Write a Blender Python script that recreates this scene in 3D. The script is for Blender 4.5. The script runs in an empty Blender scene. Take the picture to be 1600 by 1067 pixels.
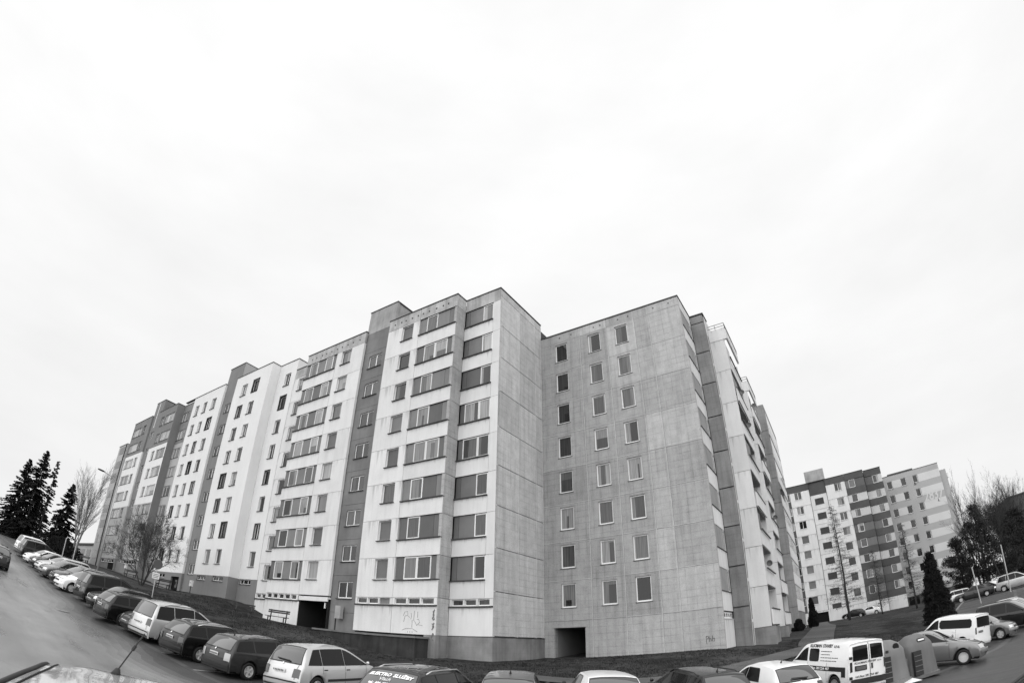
import bpy, bmesh, math, random
from mathutils import Vector, Matrix
random.seed(7)
R = math.radians
scene = bpy.context.scene
COL = scene.collection

# ------------------------------------------------------------------ camera (fisheye lens, tilted up)
PITCH, ROLL, YAW = R(32.411), R(0.742), R(32.87)
cam = bpy.data.cameras.new('camera')
cam_o = bpy.data.objects.new('camera', cam); COL.objects.link(cam_o)
_h = Vector((-math.sin(YAW), math.cos(YAW), 0)); _r = Vector((math.cos(YAW), math.sin(YAW), 0)); _z = Vector((0, 0, 1))
_f = _h * math.cos(PITCH) + _z * math.sin(PITCH); _u = _z * math.cos(PITCH) - _h * math.sin(PITCH)
_right = _r * math.cos(ROLL) + _u * math.sin(ROLL); _up = _u * math.cos(ROLL) - _r * math.sin(ROLL)
cam_o.matrix_world = Matrix(((_right.x, _up.x, -_f.x, 0), (_right.y, _up.y, -_f.y, 0), (_right.z, _up.z, -_f.z, 0), (0, 0, 0, 1)))
cam.type = 'PANO'; cam.panorama_type = 'FISHEYE_LENS_POLYNOMIAL'
cam.sensor_fit = 'HORIZONTAL'; cam.sensor_width = 36.0
_s = 1600 / 36.0
cam.fisheye_fov = R(200)
cam.fisheye_polynomial_k0 = 0; cam.fisheye_polynomial_k1 = -_s / 835.71; cam.fisheye_polynomial_k2 = 0
cam.fisheye_polynomial_k3 = 0.03521 / 835.71 / 640000 * _s ** 3; cam.fisheye_polynomial_k4 = 0
cam.clip_start = 0.02; cam.clip_end = 3000
scene.camera = cam_o

# ------------------------------------------------------------------ sky, sun, exposure
SUN_EL, SUN_DIR = R(36), Vector((0.34, -0.94, 0)).normalized()
w = bpy.data.worlds.new('World'); scene.world = w; w.use_nodes = True
nt = w.node_tree; nt.nodes.clear()
def N(nt, t, **k):
    n = nt.nodes.new(t)
    for a, v in k.items():
        if a.startswith('i_'): n.inputs[int(a[2:]) if a[2:].isdigit() else a[2:].replace('_', ' ')].default_value = v
        else: setattr(n, a, v)
    return n
def L(nt, a, b): nt.links.new(a, b)
_sky = N(nt, 'ShaderNodeTexSky', sky_type='NISHITA'); _sky.sun_disc = False
_sky.sun_elevation = SUN_EL; _sky.sun_rotation = math.atan2(SUN_DIR.x, SUN_DIR.y)
_sky.dust_density = 6; _sky.air_density = 1.5
_bw = N(nt, 'ShaderNodeRGBToBW'); L(nt, _sky.outputs[0], _bw.inputs[0])
_sk = N(nt, 'ShaderNodeMath', operation='MULTIPLY', i_1=0.06); L(nt, _bw.outputs[0], _sk.inputs[0])
_tc = N(nt, 'ShaderNodeTexCoord'); _sx = N(nt, 'ShaderNodeSeparateXYZ'); L(nt, _tc.outputs['Generated'], _sx.inputs[0])
_gr = N(nt, 'ShaderNodeMapRange', i_1=0.0, i_2=1.0, i_3=0.505, i_4=0.592); L(nt, _sx.outputs[2], _gr.inputs[0])
_mp = N(nt, 'ShaderNodeMapping'); _mp.inputs['Scale'].default_value = (1.2, 1.2, 3.4); L(nt, _tc.outputs['Generated'], _mp.inputs[0])
_no = N(nt, 'ShaderNodeTexNoise', i_Scale=1.7, i_Detail=5.0, i_Roughness=0.55); L(nt, _mp.outputs[0], _no.inputs['Vector'])
_nr = N(nt, 'ShaderNodeMapRange', i_1=0.3, i_2=0.72, i_3=0.94, i_4=1.05); L(nt, _no.outputs[0], _nr.inputs[0])
_m1 = N(nt, 'ShaderNodeMath', operation='MULTIPLY'); L(nt, _gr.outputs[0], _m1.inputs[0]); L(nt, _nr.outputs[0], _m1.inputs[1])
_mx = N(nt, 'ShaderNodeMix', data_type='FLOAT'); _mx.inputs[0].default_value = 0.93
L(nt, _sk.outputs[0], _mx.inputs[2]); L(nt, _m1.outputs[0], _mx.inputs[3])
_bg = N(nt, 'ShaderNodeBackground'); _bg.inputs[1].default_value = 1.0; L(nt, _mx.outputs[0], _bg.inputs[0])
_wo = N(nt, 'ShaderNodeOutputWorld'); L(nt, _bg.outputs[0], _wo.inputs[0])

sun = bpy.data.lights.new('sun', 'SUN'); sun.energy = 1.5; sun.angle = R(140); sun.color = (1, 1, 1)
sun_o = bpy.data.objects.new('sun', sun); COL.objects.link(sun_o)
_sd = SUN_DIR * math.cos(SUN_EL) + _z * math.sin(SUN_EL)
sun_o.rotation_euler = _sd.to_track_quat('Z', 'Y').to_euler(); sun_o.location = (40, -60, 60)
scene.view_settings.view_transform = 'Standard'; scene.view_settings.look = 'None'
scene.view_settings.exposure = 0.87; scene.view_settings.gamma = 1.0
try: scene.view_settings.use_curve_mapping = False
except Exception: pass
scene.render.engine = 'CYCLES'
scene.cycles.max_bounces = 5; scene.cycles.diffuse_bounces = 3; scene.cycles.glossy_bounces = 3
scene.cycles.transmission_bounces = 4; scene.cycles.transparent_max_bounces = 6
scene.cycles.use_denoising = True

# ------------------------------------------------------------------ materials (the photograph is black and white: every colour is a grey)
MATS = {}
def mat(name, v=0.5, rough=0.8, var=0.0, scale=3.0, spec=0.3, metal=0.0, coat=0.0, streak=0.0, spots=0.0, bump=0.0,
        rnd=0.0, grid=0.0, drip=0.0, emit=0.0, fine=0.0, bscale=None, board=0.0):
    """grey material: value v, with large blotches (var), vertical run-off streaks, fine grain, per-object variation (rnd)"""
    if name in MATS: return MATS[name]
    m = bpy.data.materials.new(name); m.use_nodes = True; t = m.node_tree; b = t.nodes['Principled BSDF']
    b.inputs['Roughness'].default_value = rough; b.inputs['Specular IOR Level'].default_value = spec
    b.inputs['Metallic'].default_value = metal
    if coat: b.inputs['Coat Weight'].default_value = coat; b.inputs['Coat Roughness'].default_value = 0.04
    if emit: b.inputs['Emission Color'].default_value = (1, 1, 1, 1); b.inputs['Emission Strength'].default_value = emit
    val = N(t, 'ShaderNodeValue'); val.outputs[0].default_value = v; out = val.outputs[0]
    geo = N(t, 'ShaderNodeNewGeometry')
    def mul(o, f):
        n = N(t, 'ShaderNodeMath', operation='MULTIPLY'); L(t, o, n.inputs[0]); L(t, f, n.inputs[1]); return n.outputs[0]
    def rng(o, a, b_, lo, hi):
        n = N(t, 'ShaderNodeMapRange', i_1=a, i_2=b_, i_3=lo, i_4=hi); L(t, o, n.inputs[0]); return n.outputs[0]
    def noise(sc, det=4.0, sv=None, ro=0.55):
        n = N(t, 'ShaderNodeTexNoise', i_Scale=sc, i_Detail=det, i_Roughness=ro)
        if sv:
            mp = N(t, 'ShaderNodeMapping'); mp.inputs['Scale'].default_value = sv; L(t, geo.outputs['Position'], mp.inputs[0]); L(t, mp.outputs[0], n.inputs['Vector'])
        else: L(t, geo.outputs['Position'], n.inputs['Vector'])
        return n.outputs[0]
    if var: out = mul(out, rng(noise(scale), 0.3, 0.7, 1 - var, 1 + var))
    if fine: out = mul(out, rng(noise(38.0, 3.0), 0.3, 0.7, 1 - fine, 1 + fine))
    if streak: out = mul(out, rng(noise(1.0, 5.0, (2.3, 2.3, 0.22), 0.6), 0.45, 0.75, 1.0, 1 - streak))
    if spots: out = mul(out, rng(noise(6.0, 6.0, None, 0.7), 0.58, 0.78, 1.0, 1 - spots))
    if grid:                                                  # faint casting grid of the raw concrete
        sp = N(t, 'ShaderNodeSeparateXYZ'); L(t, geo.outputs['Position'], sp.inputs[0])
        ad = N(t, 'ShaderNodeMath', operation='ADD'); L(t, sp.outputs[0], ad.inputs[0]); L(t, sp.outputs[1], ad.inputs[1])
        for o, pitch in ((ad.outputs[0], 0.62), (sp.outputs[2], 0.46)):
            pm = N(t, 'ShaderNodeMath', operation='PINGPONG', i_1=pitch / 2); L(t, o, pm.inputs[0])
            g1 = rng(pm.outputs[0], 0.0, 0.05, 1 - grid, 1.0); nn = rng(noise(0.9, 3.0), 0.35, 0.6, 0.0, 1.0)
            mm = N(t, 'ShaderNodeMix', data_type='FLOAT'); L(t, nn, mm.inputs[0]); mm.inputs[2].default_value = 1.0; L(t, g1, mm.inputs[3]); out = mul(out, mm.outputs[0])
    if drip:                                                  # rain runs: narrow dirty tongues of different length starting at the upper edge of a panel
        tc = N(t, 'ShaderNodeTexCoord'); sp = N(t, 'ShaderNodeSeparateXYZ'); L(t, tc.outputs['Generated'], sp.inputs[0])
        nl = rng(noise(1.0, 4.0, (3.6, 3.6, 0.02), 0.65), 0.47, 0.78, 0.0, 0.7)
        iv = N(t, 'ShaderNodeMath', operation='SUBTRACT', i_0=1.0); L(t, sp.outputs[2], iv.inputs[1])
        df = N(t, 'ShaderNodeMath', operation='SUBTRACT'); L(t, nl, df.inputs[0]); L(t, iv.outputs[0], df.inputs[1])
        out = mul(out, rng(df.outputs[0], 0.0, 0.35, 1.0, 1 - drip))
    if board:
        sp = N(t, 'ShaderNodeSeparateXYZ'); L(t, geo.outputs['Position'], sp.inputs[0])
        pm = N(t, 'ShaderNodeMath', operation='PINGPONG', i_1=board); L(t, sp.outputs[2], pm.inputs[0]); out = mul(out, rng(pm.outputs[0], 0.0, 0.02, 0.92, 1.0))
    if rnd:
        oi = N(t, 'ShaderNodeObjectInfo'); out = mul(out, rng(oi.outputs['Random'], 0.0, 1.0, 1 - rnd, 1 + rnd))
    cc = N(t, 'ShaderNodeCombineColor'); [L(t, out, cc.inputs[i]) for i in range(3)]
    L(t, cc.outputs[0], b.inputs['Base Color'])
    if bump:
        bp = N(t, 'ShaderNodeBump', i_Strength=bump, i_Distance=0.02); L(t, noise(bscale or 25.0, 5.0), bp.inputs['Height']); L(t, bp.outputs[0], b.inputs['Normal'])
    MATS[name] = m; return m

def pane_mat(name, lo, hi, fold=0.35, rough=0.05, cur=0.55):
    """window pane: dark room, curtains drawn to one side, a blind let down part of the way - different in every window - under a glossy skin"""
    m = bpy.data.materials.new(name); m.use_nodes = True; t = m.node_tree; b = t.nodes['Principled BSDF']
    oi = N(t, 'ShaderNodeObjectInfo'); tc = N(t, 'ShaderNodeTexCoord'); gs = N(t, 'ShaderNodeSeparateXYZ'); L(t, tc.outputs['Generated'], gs.inputs[0])
    def mth(op, a, c=None, v=None):
        n = N(t, 'ShaderNodeMath', operation=op); L(t, a, n.inputs[0])
        if c is not None: L(t, c, n.inputs[1])
        if v is not None: n.inputs[1].default_value = v
        return n.outputs[0]
    def rnd(k): return mth('FRACT', mth('MULTIPLY', oi.outputs['Random'], v=k))
    def mr(o, a, c, d, e): n = N(t, 'ShaderNodeMapRange', i_1=a, i_2=c, i_3=d, i_4=e); L(t, o, n.inputs[0]); return n.outputs[0]
    base = mr(mth('POWER', rnd(1.0), v=1.7), 0, 1, lo, hi)
    sp = N(t, 'ShaderNodeVectorMath', operation='ADD'); L(t, tc.outputs['Object'], sp.inputs[0]); L(t, oi.outputs['Location'], sp.inputs[1])
    mp = N(t, 'ShaderNodeMapping'); mp.inputs['Scale'].default_value = (11, 11, 0.5); L(t, sp.outputs[0], mp.inputs[0])
    no = N(t, 'ShaderNodeTexNoise', i_Scale=1.0, i_Detail=3.0); L(t, mp.outputs[0], no.inputs['Vector'])
    base = mth('MULTIPLY', base, mr(no.outputs[0], .3, .7, 1 - fold, 1 + fold))
    left = mth('LESS_THAN', gs.outputs[0], mth('MULTIPLY', rnd(17.3), v=.75)); right = mth('GREATER_THAN', gs.outputs[0], mth('SUBTRACT', N_val(t, 1.0), mth('MULTIPLY', rnd(29.7), v=.55)))
    blind = mth('GREATER_THAN', gs.outputs[2], mth('SUBTRACT', N_val(t, 1.0), mth('MULTIPLY', mth('POWER', rnd(41.9), v=2.0), v=.8)))
    mask = mth('MAXIMUM', mth('MAXIMUM', mth('MULTIPLY', left, mth('GREATER_THAN', rnd(7.7), v=.45)), mth('MULTIPLY', right, mth('GREATER_THAN', rnd(3.3), v=.6))), mth('MULTIPLY', blind, mth('GREATER_THAN', rnd(5.1), v=.5)))
    curt = mth('MULTIPLY', mr(rnd(13.1), 0, 1, hi * .5 + .02, cur * .6 + .05), mr(no.outputs[0], .3, .7, 1 - fold, 1 + fold))
    mx = N(t, 'ShaderNodeMix', data_type='FLOAT'); L(t, mth('MULTIPLY', mask, v=cur + .3 if cur < .6 else 1.0), mx.inputs[0]); L(t, base, mx.inputs[2]); L(t, curt, mx.inputs[3])
    cc = N(t, 'ShaderNodeCombineColor'); [L(t, mx.outputs[0], cc.inputs[i]) for i in range(3)]; L(t, cc.outputs[0], b.inputs['Base Color'])
    b.inputs['Roughness'].default_value = rough; b.inputs['Specular IOR Level'].default_value = 0.5
    bp = N(t, 'ShaderNodeBump', i_Strength=.03, i_Distance=.02); n2 = N(t, 'ShaderNodeTexNoise', i_Scale=1.4); L(t, sp.outputs[0], n2.inputs['Vector']); L(t, n2.outputs[0], bp.inputs['Height']); L(t, bp.outputs[0], b.inputs['Normal'])
    MATS[name] = m; return m
def N_val(t, v): n = N(t, 'ShaderNodeValue'); n.outputs[0].default_value = v; return n.outputs[0]

mat('white_panel', 0.69, drip=.30, rough=0.85, var=0.05, scale=0.6, streak=0.10, spots=0.12, fine=0.07, rnd=0.05, bump=0.15)
mat('stained_panel', 0.42, 0.85, var=0.25, scale=0.9, streak=0.45, spots=0.35, fine=0.05, bump=0.15)
mat('white_render', 0.72, 0.9, var=0.035, scale=0.35, streak=0.05, fine=0.03)
mat('pale_render', 0.40, 0.9, var=0.05, scale=0.4, fine=0.03)
mat('dark_render', 0.20, 0.9, var=0.08, scale=0.5, fine=0.04, streak=0.08)
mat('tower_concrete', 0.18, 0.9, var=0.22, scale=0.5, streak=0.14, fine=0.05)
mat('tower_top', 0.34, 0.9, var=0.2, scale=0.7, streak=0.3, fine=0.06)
mat('raw_concrete', 0.42, 0.9, var=0.10, scale=1.6, streak=0.24, spots=0.22, fine=0.28, grid=0.21, rnd=0.15, bump=0.3)
mat('raw_concrete_shaded', 0.34, 0.9, var=0.10, scale=1.6, streak=0.26, spots=0.22, fine=0.28, grid=0.21, rnd=0.10, bump=0.3)  # raw concrete with panel tone darkened to carry the inner-corner shade
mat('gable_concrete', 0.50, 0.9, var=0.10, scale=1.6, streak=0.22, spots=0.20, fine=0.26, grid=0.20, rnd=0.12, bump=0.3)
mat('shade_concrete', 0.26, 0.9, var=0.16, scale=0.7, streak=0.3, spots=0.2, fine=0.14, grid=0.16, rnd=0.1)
mat('plinth', 0.23, 0.92, var=0.3, scale=0.6, streak=0.3, spots=0.25, fine=0.08, board=0.16)
mat('mossy_wall', 0.04, 0.95, var=0.35, scale=0.9, streak=0.5, spots=0.3, fine=0.1)
mat('joint_grey', .12, .95, var=.4, scale=1.5); mat('joint_faint', 0.44, 0.95, var=.3, scale=1.2); mat('joint_dark', 0.06, 0.95); mat('joint_light', 0.5, 0.95, var=0.2, scale=2)
mat('coping', 0.05, 0.7); mat('sill_dark', 0.06, 0.7, var=0.2); mat('sill_pale', 0.5, 0.6)
mat('window_frame', 0.78, 0.45, rnd=0.1); mat('frame_dark', 0.05, 0.5)
mat('infill', 0.14, 0.5, var=0.08, scale=1.2, streak=0.12, rnd=0.35, spec=0.4)
mat('infill_pale', 0.5, 0.6, var=0.05, rnd=0.15); mat('surround', 0.045, 0.9, var=0.2)
pane_mat('pane', 0.008, 0.12, cur=.5); pane_mat('pane_dark', 0.006, 0.03, cur=.12); pane_mat('pane_curtain', 0.12, 0.40, 0.25, cur=.6)
mat('interior', 0.02, 0.9); mat('door_dark', 0.012, 0.7, spec=.05)
mat('roofing', 0.08, 0.95)

# ------------------------------------------------------------------ mesh helpers
class MB:
    def __init__(s): s.v, s.f = [], []
    def quad(s, a, b, c, d): n = len(s.v); s.v += [a, b, c, d]; s.f.append((n, n + 1, n + 2, n + 3)); return s
    def poly(s, pts): n = len(s.v); s.v += list(pts); s.f.append(tuple(range(n, n + len(pts)))); return s
    def box(s, x0, x1, y0, y1, z0, z1):
        n = len(s.v); s.v += [(x, y, z) for z in (z0, z1) for y in (y0, y1) for x in (x0, x1)]
        s.f += [tuple(n + i for i in q) for q in ((0, 2, 3, 1), (4, 5, 7, 6), (0, 1, 5, 4), (2, 6, 7, 3), (0, 4, 6, 2), (1, 3, 7, 5))]; return s
    def bar(s, a, b, w, h=None):
        a, b = Vector(a), Vector(b); h = h or w; d = (b - a).normalized()
        up = Vector((0, 0, 1)) if abs(d.z) < .95 else Vector((1, 0, 0)); x = d.cross(up).normalized() * w / 2; y = x.cross(d).normalized() * h / 2
        n = len(s.v); s.v += [tuple(p + i * x + j * y) for p in (a, b) for i, j in ((-1, -1), (1, -1), (1, 1), (-1, 1))]
        s.f += [tuple(n + i for i in q) for q in ((0, 1, 2, 3), (7, 6, 5, 4), (0, 4, 5, 1), (1, 5, 6, 2), (2, 6, 7, 3), (3, 7, 4, 0))]; return s
    def tube(s, pts, rad, k=6, cap=True):
        pts = [Vector(p) for p in pts]; m = len(pts)
        if not hasattr(rad, '__len__'): rad = [rad] * m
        base = len(s.v); ref = None
        for i, p in enumerate(pts):
            d = (pts[min(i + 1, m - 1)] - pts[max(i - 1, 0)]).normalized()
            if ref is None: ref = d.orthogonal().normalized()
            x = (ref - d * ref.dot(d)).normalized(); ref = x; y = d.cross(x)
            for j in range(k):
                a = 2 * math.pi * j / k; s.v.append(tuple(p + (x * math.cos(a) + y * math.sin(a)) * rad[i]))
        for i in range(m - 1):
            for j in range(k):
                j2 = (j + 1) % k; s.f.append((base + i * k + j, base + i * k + j2, base + (i + 1) * k + j2, base + (i + 1) * k + j))
        if cap: s.f.append(tuple(base + j for j in reversed(range(k)))); s.f.append(tuple(base + (m - 1) * k + j for j in range(k)))
        return s
    def disc(s, c, r, axis='y', k=16):
        n = len(s.v)
        for j in range(k):
            a = 2 * math.pi * j / k; u, v_ = r * math.cos(a), r * math.sin(a)
            s.v.append({'y': (c[0] + u, c[1], c[2] + v_), 'x': (c[0], c[1] + u, c[2] + v_), 'z': (c[0] + u, c[1] + v_, c[2])}[axis])
        s.f.append(tuple(range(n, n + k))); return s
    def lathe(s, prof, k=24, axis='z', c=(0, 0, 0)):
        n = len(s.v); m = len(prof)
        for j in range(k):
            a = 2 * math.pi * j / k
            for r, h in prof:
                p = (r * math.cos(a), r * math.sin(a), h)
                if axis == 'y': p = (r * math.cos(a), h, r * math.sin(a))
                s.v.append((p[0] + c[0], p[1] + c[1], p[2] + c[2]))
        for j in range(k):
            j2 = (j + 1) % k
            for i in range(m - 1): s.f.append((n + j * m + i, n + j2 * m + i, n + j2 * m + i + 1, n + j * m + i + 1))
        return s
    def mesh(s, name, material=None, smooth=False):
        me = bpy.data.meshes.new(name); me.from_pydata([tuple(p) for p in s.v], [], s.f); me.update()
        if material: me.materials.append(MATS[material] if isinstance(material, str) else material)
        if smooth: me.polygons.foreach_set('use_smooth', [True] * len(me.polygons))
        return me
    def build(s, name, material, parent=None, smooth=False, loc=(0, 0, 0), rz=0.0):
        return link(name, s.mesh(name, material, smooth), parent, loc, rz)
def link(name, me, parent=None, loc=(0, 0, 0), rz=0.0):
    o = bpy.data.objects.new(name, me); COL.objects.link(o); o.location = loc; o.rotation_euler = (0, 0, rz)
    if parent is not None: o.parent = parent
    return o
def tag(o, label, cat, group=None):
    o['label'] = label; o['category'] = cat
    if group: o['group'] = group
    return o
def thing(name, label, cat, loc=(0, 0, 0), rz=0.0, group=None):
    return tag(link(name, None, None, loc, rz), label, cat, group)
def structure(o): o['kind'] = 'structure'; return o
def stuff(o): o['kind'] = 'stuff'; return o
def edge_split(o, ang=35):
    me = o.data; me.polygons.foreach_set('use_smooth', [True] * len(me.polygons))
    try: me.set_sharp_from_angle(angle=R(ang))
    except Exception: pass
CACHE = {}

# ------------------------------------------------------------------ facade builder
class Facade:
    """a vertical plane: local x runs along it, local y goes INTO the building, z is up; rot 0 faces -Y, rot 90 faces +X"""
    def __init__(s, root, off, rot=0, rootloc=(0, 0, 0)): s.root, s.off, s.rot, s.rl = root, off, rot, rootloc
    def loc(s, u, z, d=0.0):
        p = (u, s.off + d, z) if s.rot == 0 else (s.off - d, u, z)
        return (p[0] - s.rl[0], p[1] - s.rl[1], p[2] - s.rl[2])
    def put(s, name, me, u, z, d=0.0, parent=None):
        o = link(name, me, parent or s.root, s.loc(u, z, d), 0 if s.rot == 0 else math.pi / 2)
        if parent is not None: o.matrix_parent_inverse = Matrix()
        return o
    def wall(s, name, m, u0, u1, z0, z1, holes=(), depth=0.24, th=0.24, gap=0.0, d=0.0):
        u0 += gap; u1 -= gap; z0 += gap; z1 -= gap
        hs = tuple((round(max(h[0], u0) - u0, 3), round(min(h[1], u1) - u0, 3), round(max(h[2], z0) - z0, 3), round(min(h[3], z1) - z0, 3)) for h in holes)
        w_, h_ = round(u1 - u0, 3), round(z1 - z0, 3); key = ('wall', w_, h_, hs, m, depth, th)
        if key not in CACHE:
            b = MB(); us = sorted({0, w_, *[x for h in hs for x in h[:2]]}); zs = sorted({0, h_, *[x for h in hs for x in h[2:]]})
            for i in range(len(us) - 1):
                for j in range(len(zs) - 1):
                    cu, cz = (us[i] + us[i + 1]) / 2, (zs[j] + zs[j + 1]) / 2
                    if any(h[0] < cu < h[1] and h[2] < cz < h[3] for h in hs): continue
                    b.quad((us[i], 0, zs[j]), (us[i + 1], 0, zs[j]), (us[i + 1], 0, zs[j + 1]), (us[i], 0, zs[j + 1]))
            for a, c, e, g in hs:
                if a > 0: b.quad((a, 0, e), (a, 0, g), (a, depth, g), (a, depth, e))
                if c < w_: b.quad((c, 0, e), (c, depth, e), (c, depth, g), (c, 0, g))
                b.quad((a, 0, g), (c, 0, g), (c, depth, g), (a, depth, g)); b.quad((a, 0, e), (a, depth, e), (c, depth, e), (c, 0, e))
            b.quad((0, 0, 0), (0, 0, h_), (0, th, h_), (0, th, 0)); b.quad((w_, 0, 0), (w_, th, 0), (w_, th, h_), (w_, 0, h_))
            b.quad((0, 0, h_), (w_, 0, h_), (w_, th, h_), (0, th, h_)); b.quad((0, 0, 0), (0, th, 0), (w_, th, 0), (w_, 0, 0))
            CACHE[key] = b.mesh(name, m)
        return s.put(name, CACHE[key], u0, z0, d)
    def window(s, u0, u1, z0, z1, mull=(), pane='pane', frame='window_frame', d=0.13, fw=0.065, sill=None, sill_out=0.07, name='window', sill_h=0.05, sillw=0.05):
        w_, h_ = round(u1 - u0, 3), round(z1 - z0, 3); key = ('win', w_, h_, tuple(mull), frame, fw)
        if key not in CACHE:
            b = MB(); b.box(0, fw, 0, .06, 0, h_).box(w_ - fw, w_, 0, .06, 0, h_).box(fw, w_ - fw, 0, .06, 0, fw * 1.25).box(fw, w_ - fw, 0, .06, h_ - fw, h_)
            for mu in mull: b.box(w_ * mu - fw * .6, w_ * mu + fw * .6, .003, .057, fw * 1.25, h_ - fw)
            CACHE[key] = b.mesh(name, frame)
        o = s.put(name, CACHE[key], u0, z0, d)
        pk = ('pane', w_, h_, pane, tuple(mull))
        if pk not in CACHE:
            b = MB(); eds = [fw * .8] + [w_ * m_ for m_ in mull] + [w_ - fw * .8]
            b.box(fw * .8, w_ - fw * .8, .03, .042, fw, h_ - fw * .8); CACHE[pk] = b.mesh('pane', pane)
        link('pane', CACHE[pk], o)
        if sill:
            sk = ('sill', w_, sill, sill_out, d, sill_h, sillw)
            if sk not in CACHE:
                b = MB(); b.box(-sillw, w_ + sillw, -d - sill_out, .02, -sill_h, -.004); CACHE[sk] = b.mesh('sill', sill)
            link('sill', CACHE[sk], o)
        return o
    def board(s, name, m, u0, u1, z0, z1, d=0.1, th=0.05):
        w_, h_ = round(u1 - u0, 3), round(z1 - z0, 3); key = ('board', w_, h_, m, th)
        if key not in CACHE: CACHE[key] = MB().box(0, w_, 0, th, 0, h_).mesh(name, m)
        return s.put(name, CACHE[key], u0, z0, d)
    def strip(s, u0, u1, z0, z1, cells, d=0.10, sill='sill_dark', sill_out=0.16):
        """a band of infill boards and sashes under one long sill; cells = [(u0,u1,kind)]"""
        for a, c, k in cells:
            if k in ('infill', 'infill_pale'): s.board('infill_board', k, a + .012, c - .012, z0, z1, d, .05)
            else: s.window(a + .01, c - .01, z0 + .01, z1 - .01, pane=k, d=d - .03, fw=.075)
        s.board('window_sill', sill, u0 - .04, u1 + .04, z0 - .07, z0 - .005, -sill_out * .75, sill_out + .1)
        s.board('window_head', 'frame_dark', u0, u1, z1 + .003, z1 + .05, .03, .12)

def core(root, name, m, x0, x1, y0, y1, z0, z1): return MB().box(x0, x1, y0, y1, z0, z1).build(name, m, root)

# ================================================================== BUILDINGS
DEEP = 12.0
mat('flank_board', .30, .8, var=.12, scale=1.0, streak=.2, fine=.08)
# ---- grey corner wing of raw concrete (nearest gable) -------------------------------------------------
wing = thing('apartment_building', 'raw grey concrete gable wing with three columns of windows and a dark passage', 'apartment building')
YB, XB0, XB1 = 34.4, -19.22, -6.79
fb = Facade(wing, YB)
for a_ in ((XB0 + .02, -18.47, YB + .235, YB + 7, -1.6, 1.42), (-16.09, XB1 - .26, YB + .235, YB + 7, -1.6, 1.42), (XB0 + .02, XB1 - .26, YB + .235, YB + 7, 1.42, 25.0), (XB0 + .02, XB1 - .26, YB + 7, YB + 24.5, -1.6, 25.0)):
    core(wing, 'wall_core', 'shade_concrete', *a_)
BV = [XB0, -15.53, -13.10, -10.68, -9.45, XB1]
BW = [(-17.86, -16.74), (-14.81, -13.70), (-12.40, -11.30)]
for k in range(8):
    z0, z1 = 1.9 + 2.8 * k, 4.7 + 2.8 * k
    for c in range(5):
        holes = [(BW[c][0], BW[c][1], z0 + .90, z0 + 2.60)] if c < 3 else []
        fb.wall('wall_panel', 'raw_concrete_shaded' if c < 3 - (k > 5) else 'raw_concrete', BV[c], BV[c + 1], z0, z1, holes, gap=.008, depth=.2)  # left columns get the darker copy: inner-corner shade put into the colour
        if c < 3:
            wn = fb.window(BW[c][0], BW[c][1], z0 + .90, z0 + 2.60, pane=('pane_dark' if (c == 0 and k >= 5) or (c == 2 and k == 0) else 'pane'), d=.10, fw=.085, sill='sill_dark', sill_out=.03)
for c in range(5):
    fb.wall('wall_panel', 'raw_concrete', BV[c], BV[c + 1], 24.3, 25.12, gap=.008)
    fb.wall('wall_panel', 'raw_concrete', BV[c], BV[c + 1], -1.5, 1.9, [(-18.46, -16.1, -1.5, 1.4)] if c == 0 else [], gap=.008, depth=.235)
for x in BV[1:5]:
    core(wing, 'joint_filler', 'joint_light', x - .022, x + .022, YB - .004, YB + .2, -1.4, 25.1); core(wing, 'joint_gap', 'joint_dark', x + .023, x + .036, YB - .002, YB + .1, -1.4, 25.1)  # pale filler with a dark gap line beside it
for k in range(9): core(wing, 'joint_filler', 'joint_faint', XB0 + .02, XB1 - .02, YB - .002, YB + .03, 1.905 + 2.8 * k, 1.945 + 2.8 * k); core(wing, 'joint_gap', 'joint_grey', XB0 + .02, XB1 - .02, YB - .0015, YB + .03, 1.88 + 2.8 * k, 1.903 + 2.8 * k)  # level joints: faint filler above a grey gap line
b = MB(); X0, X1, D0, D1 = -18.47, -16.09, YB + .2, YB + 7
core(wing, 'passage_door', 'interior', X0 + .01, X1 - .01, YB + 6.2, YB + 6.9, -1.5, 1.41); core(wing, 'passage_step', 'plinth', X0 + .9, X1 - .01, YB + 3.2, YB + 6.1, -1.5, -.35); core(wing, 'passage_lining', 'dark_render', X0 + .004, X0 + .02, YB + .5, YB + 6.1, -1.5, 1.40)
b.box(-18.62, -15.95, YB - .03, YB - .003, 1.42, 1.60).build('lintel', 'raw_concrete', wing)
MB().box(XB0 - .02, XB1 + .05, YB - .05, YB + .4, 25.12, 25.22).build('coping', 'coping', wing)
for x in (-17.4, -16.3, -14.2, -13.6, -12.0, -11.1, -8.9, -7.6):
    MB().lathe([(0, -.02), (.06, -.02), (.06, .01)], 10, 'y', (x, YB, 24.72)).build('vent_hole', 'joint_dark', wing)
# flank of the wing: light spandrels and window bands
ff = Facade(wing, XB1, 90)
for k in range(8):
    z = 1.67 + 2.8 * k
    ff.board('wall_panel', 'white_panel', YB + .24, 37.78, z, z + 1.24, 0.0, .24)
    ff.board('panel_edge', 'sill_dark', YB + .2, 37.79, z + 1.24, z + 1.29, -.05, .24)
    ff.board('infill_board', 'flank_board', YB + .26, 37.2, z + 1.30, z + 2.79, .03, .08); ff.window(37.2, 37.76, z + 1.30, z + 2.79, pane='pane', d=.02, fw=.07)
ff.board('wall_panel', 'white_panel', YB + .24, 37.78, 24.07, 25.1, 0.0, .24)
ff.board('wall_panel', 'white_panel', YB + .24, 37.78, -1.5, 1.10, 0.0, .24)
ff.strip(YB + .26, 37.78, 1.18, 1.6, [(34.9 + i * .7, 35.55 + i * .7, 'pane_dark') for i in range(4)], .1, 'sill_pale', .03)
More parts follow.
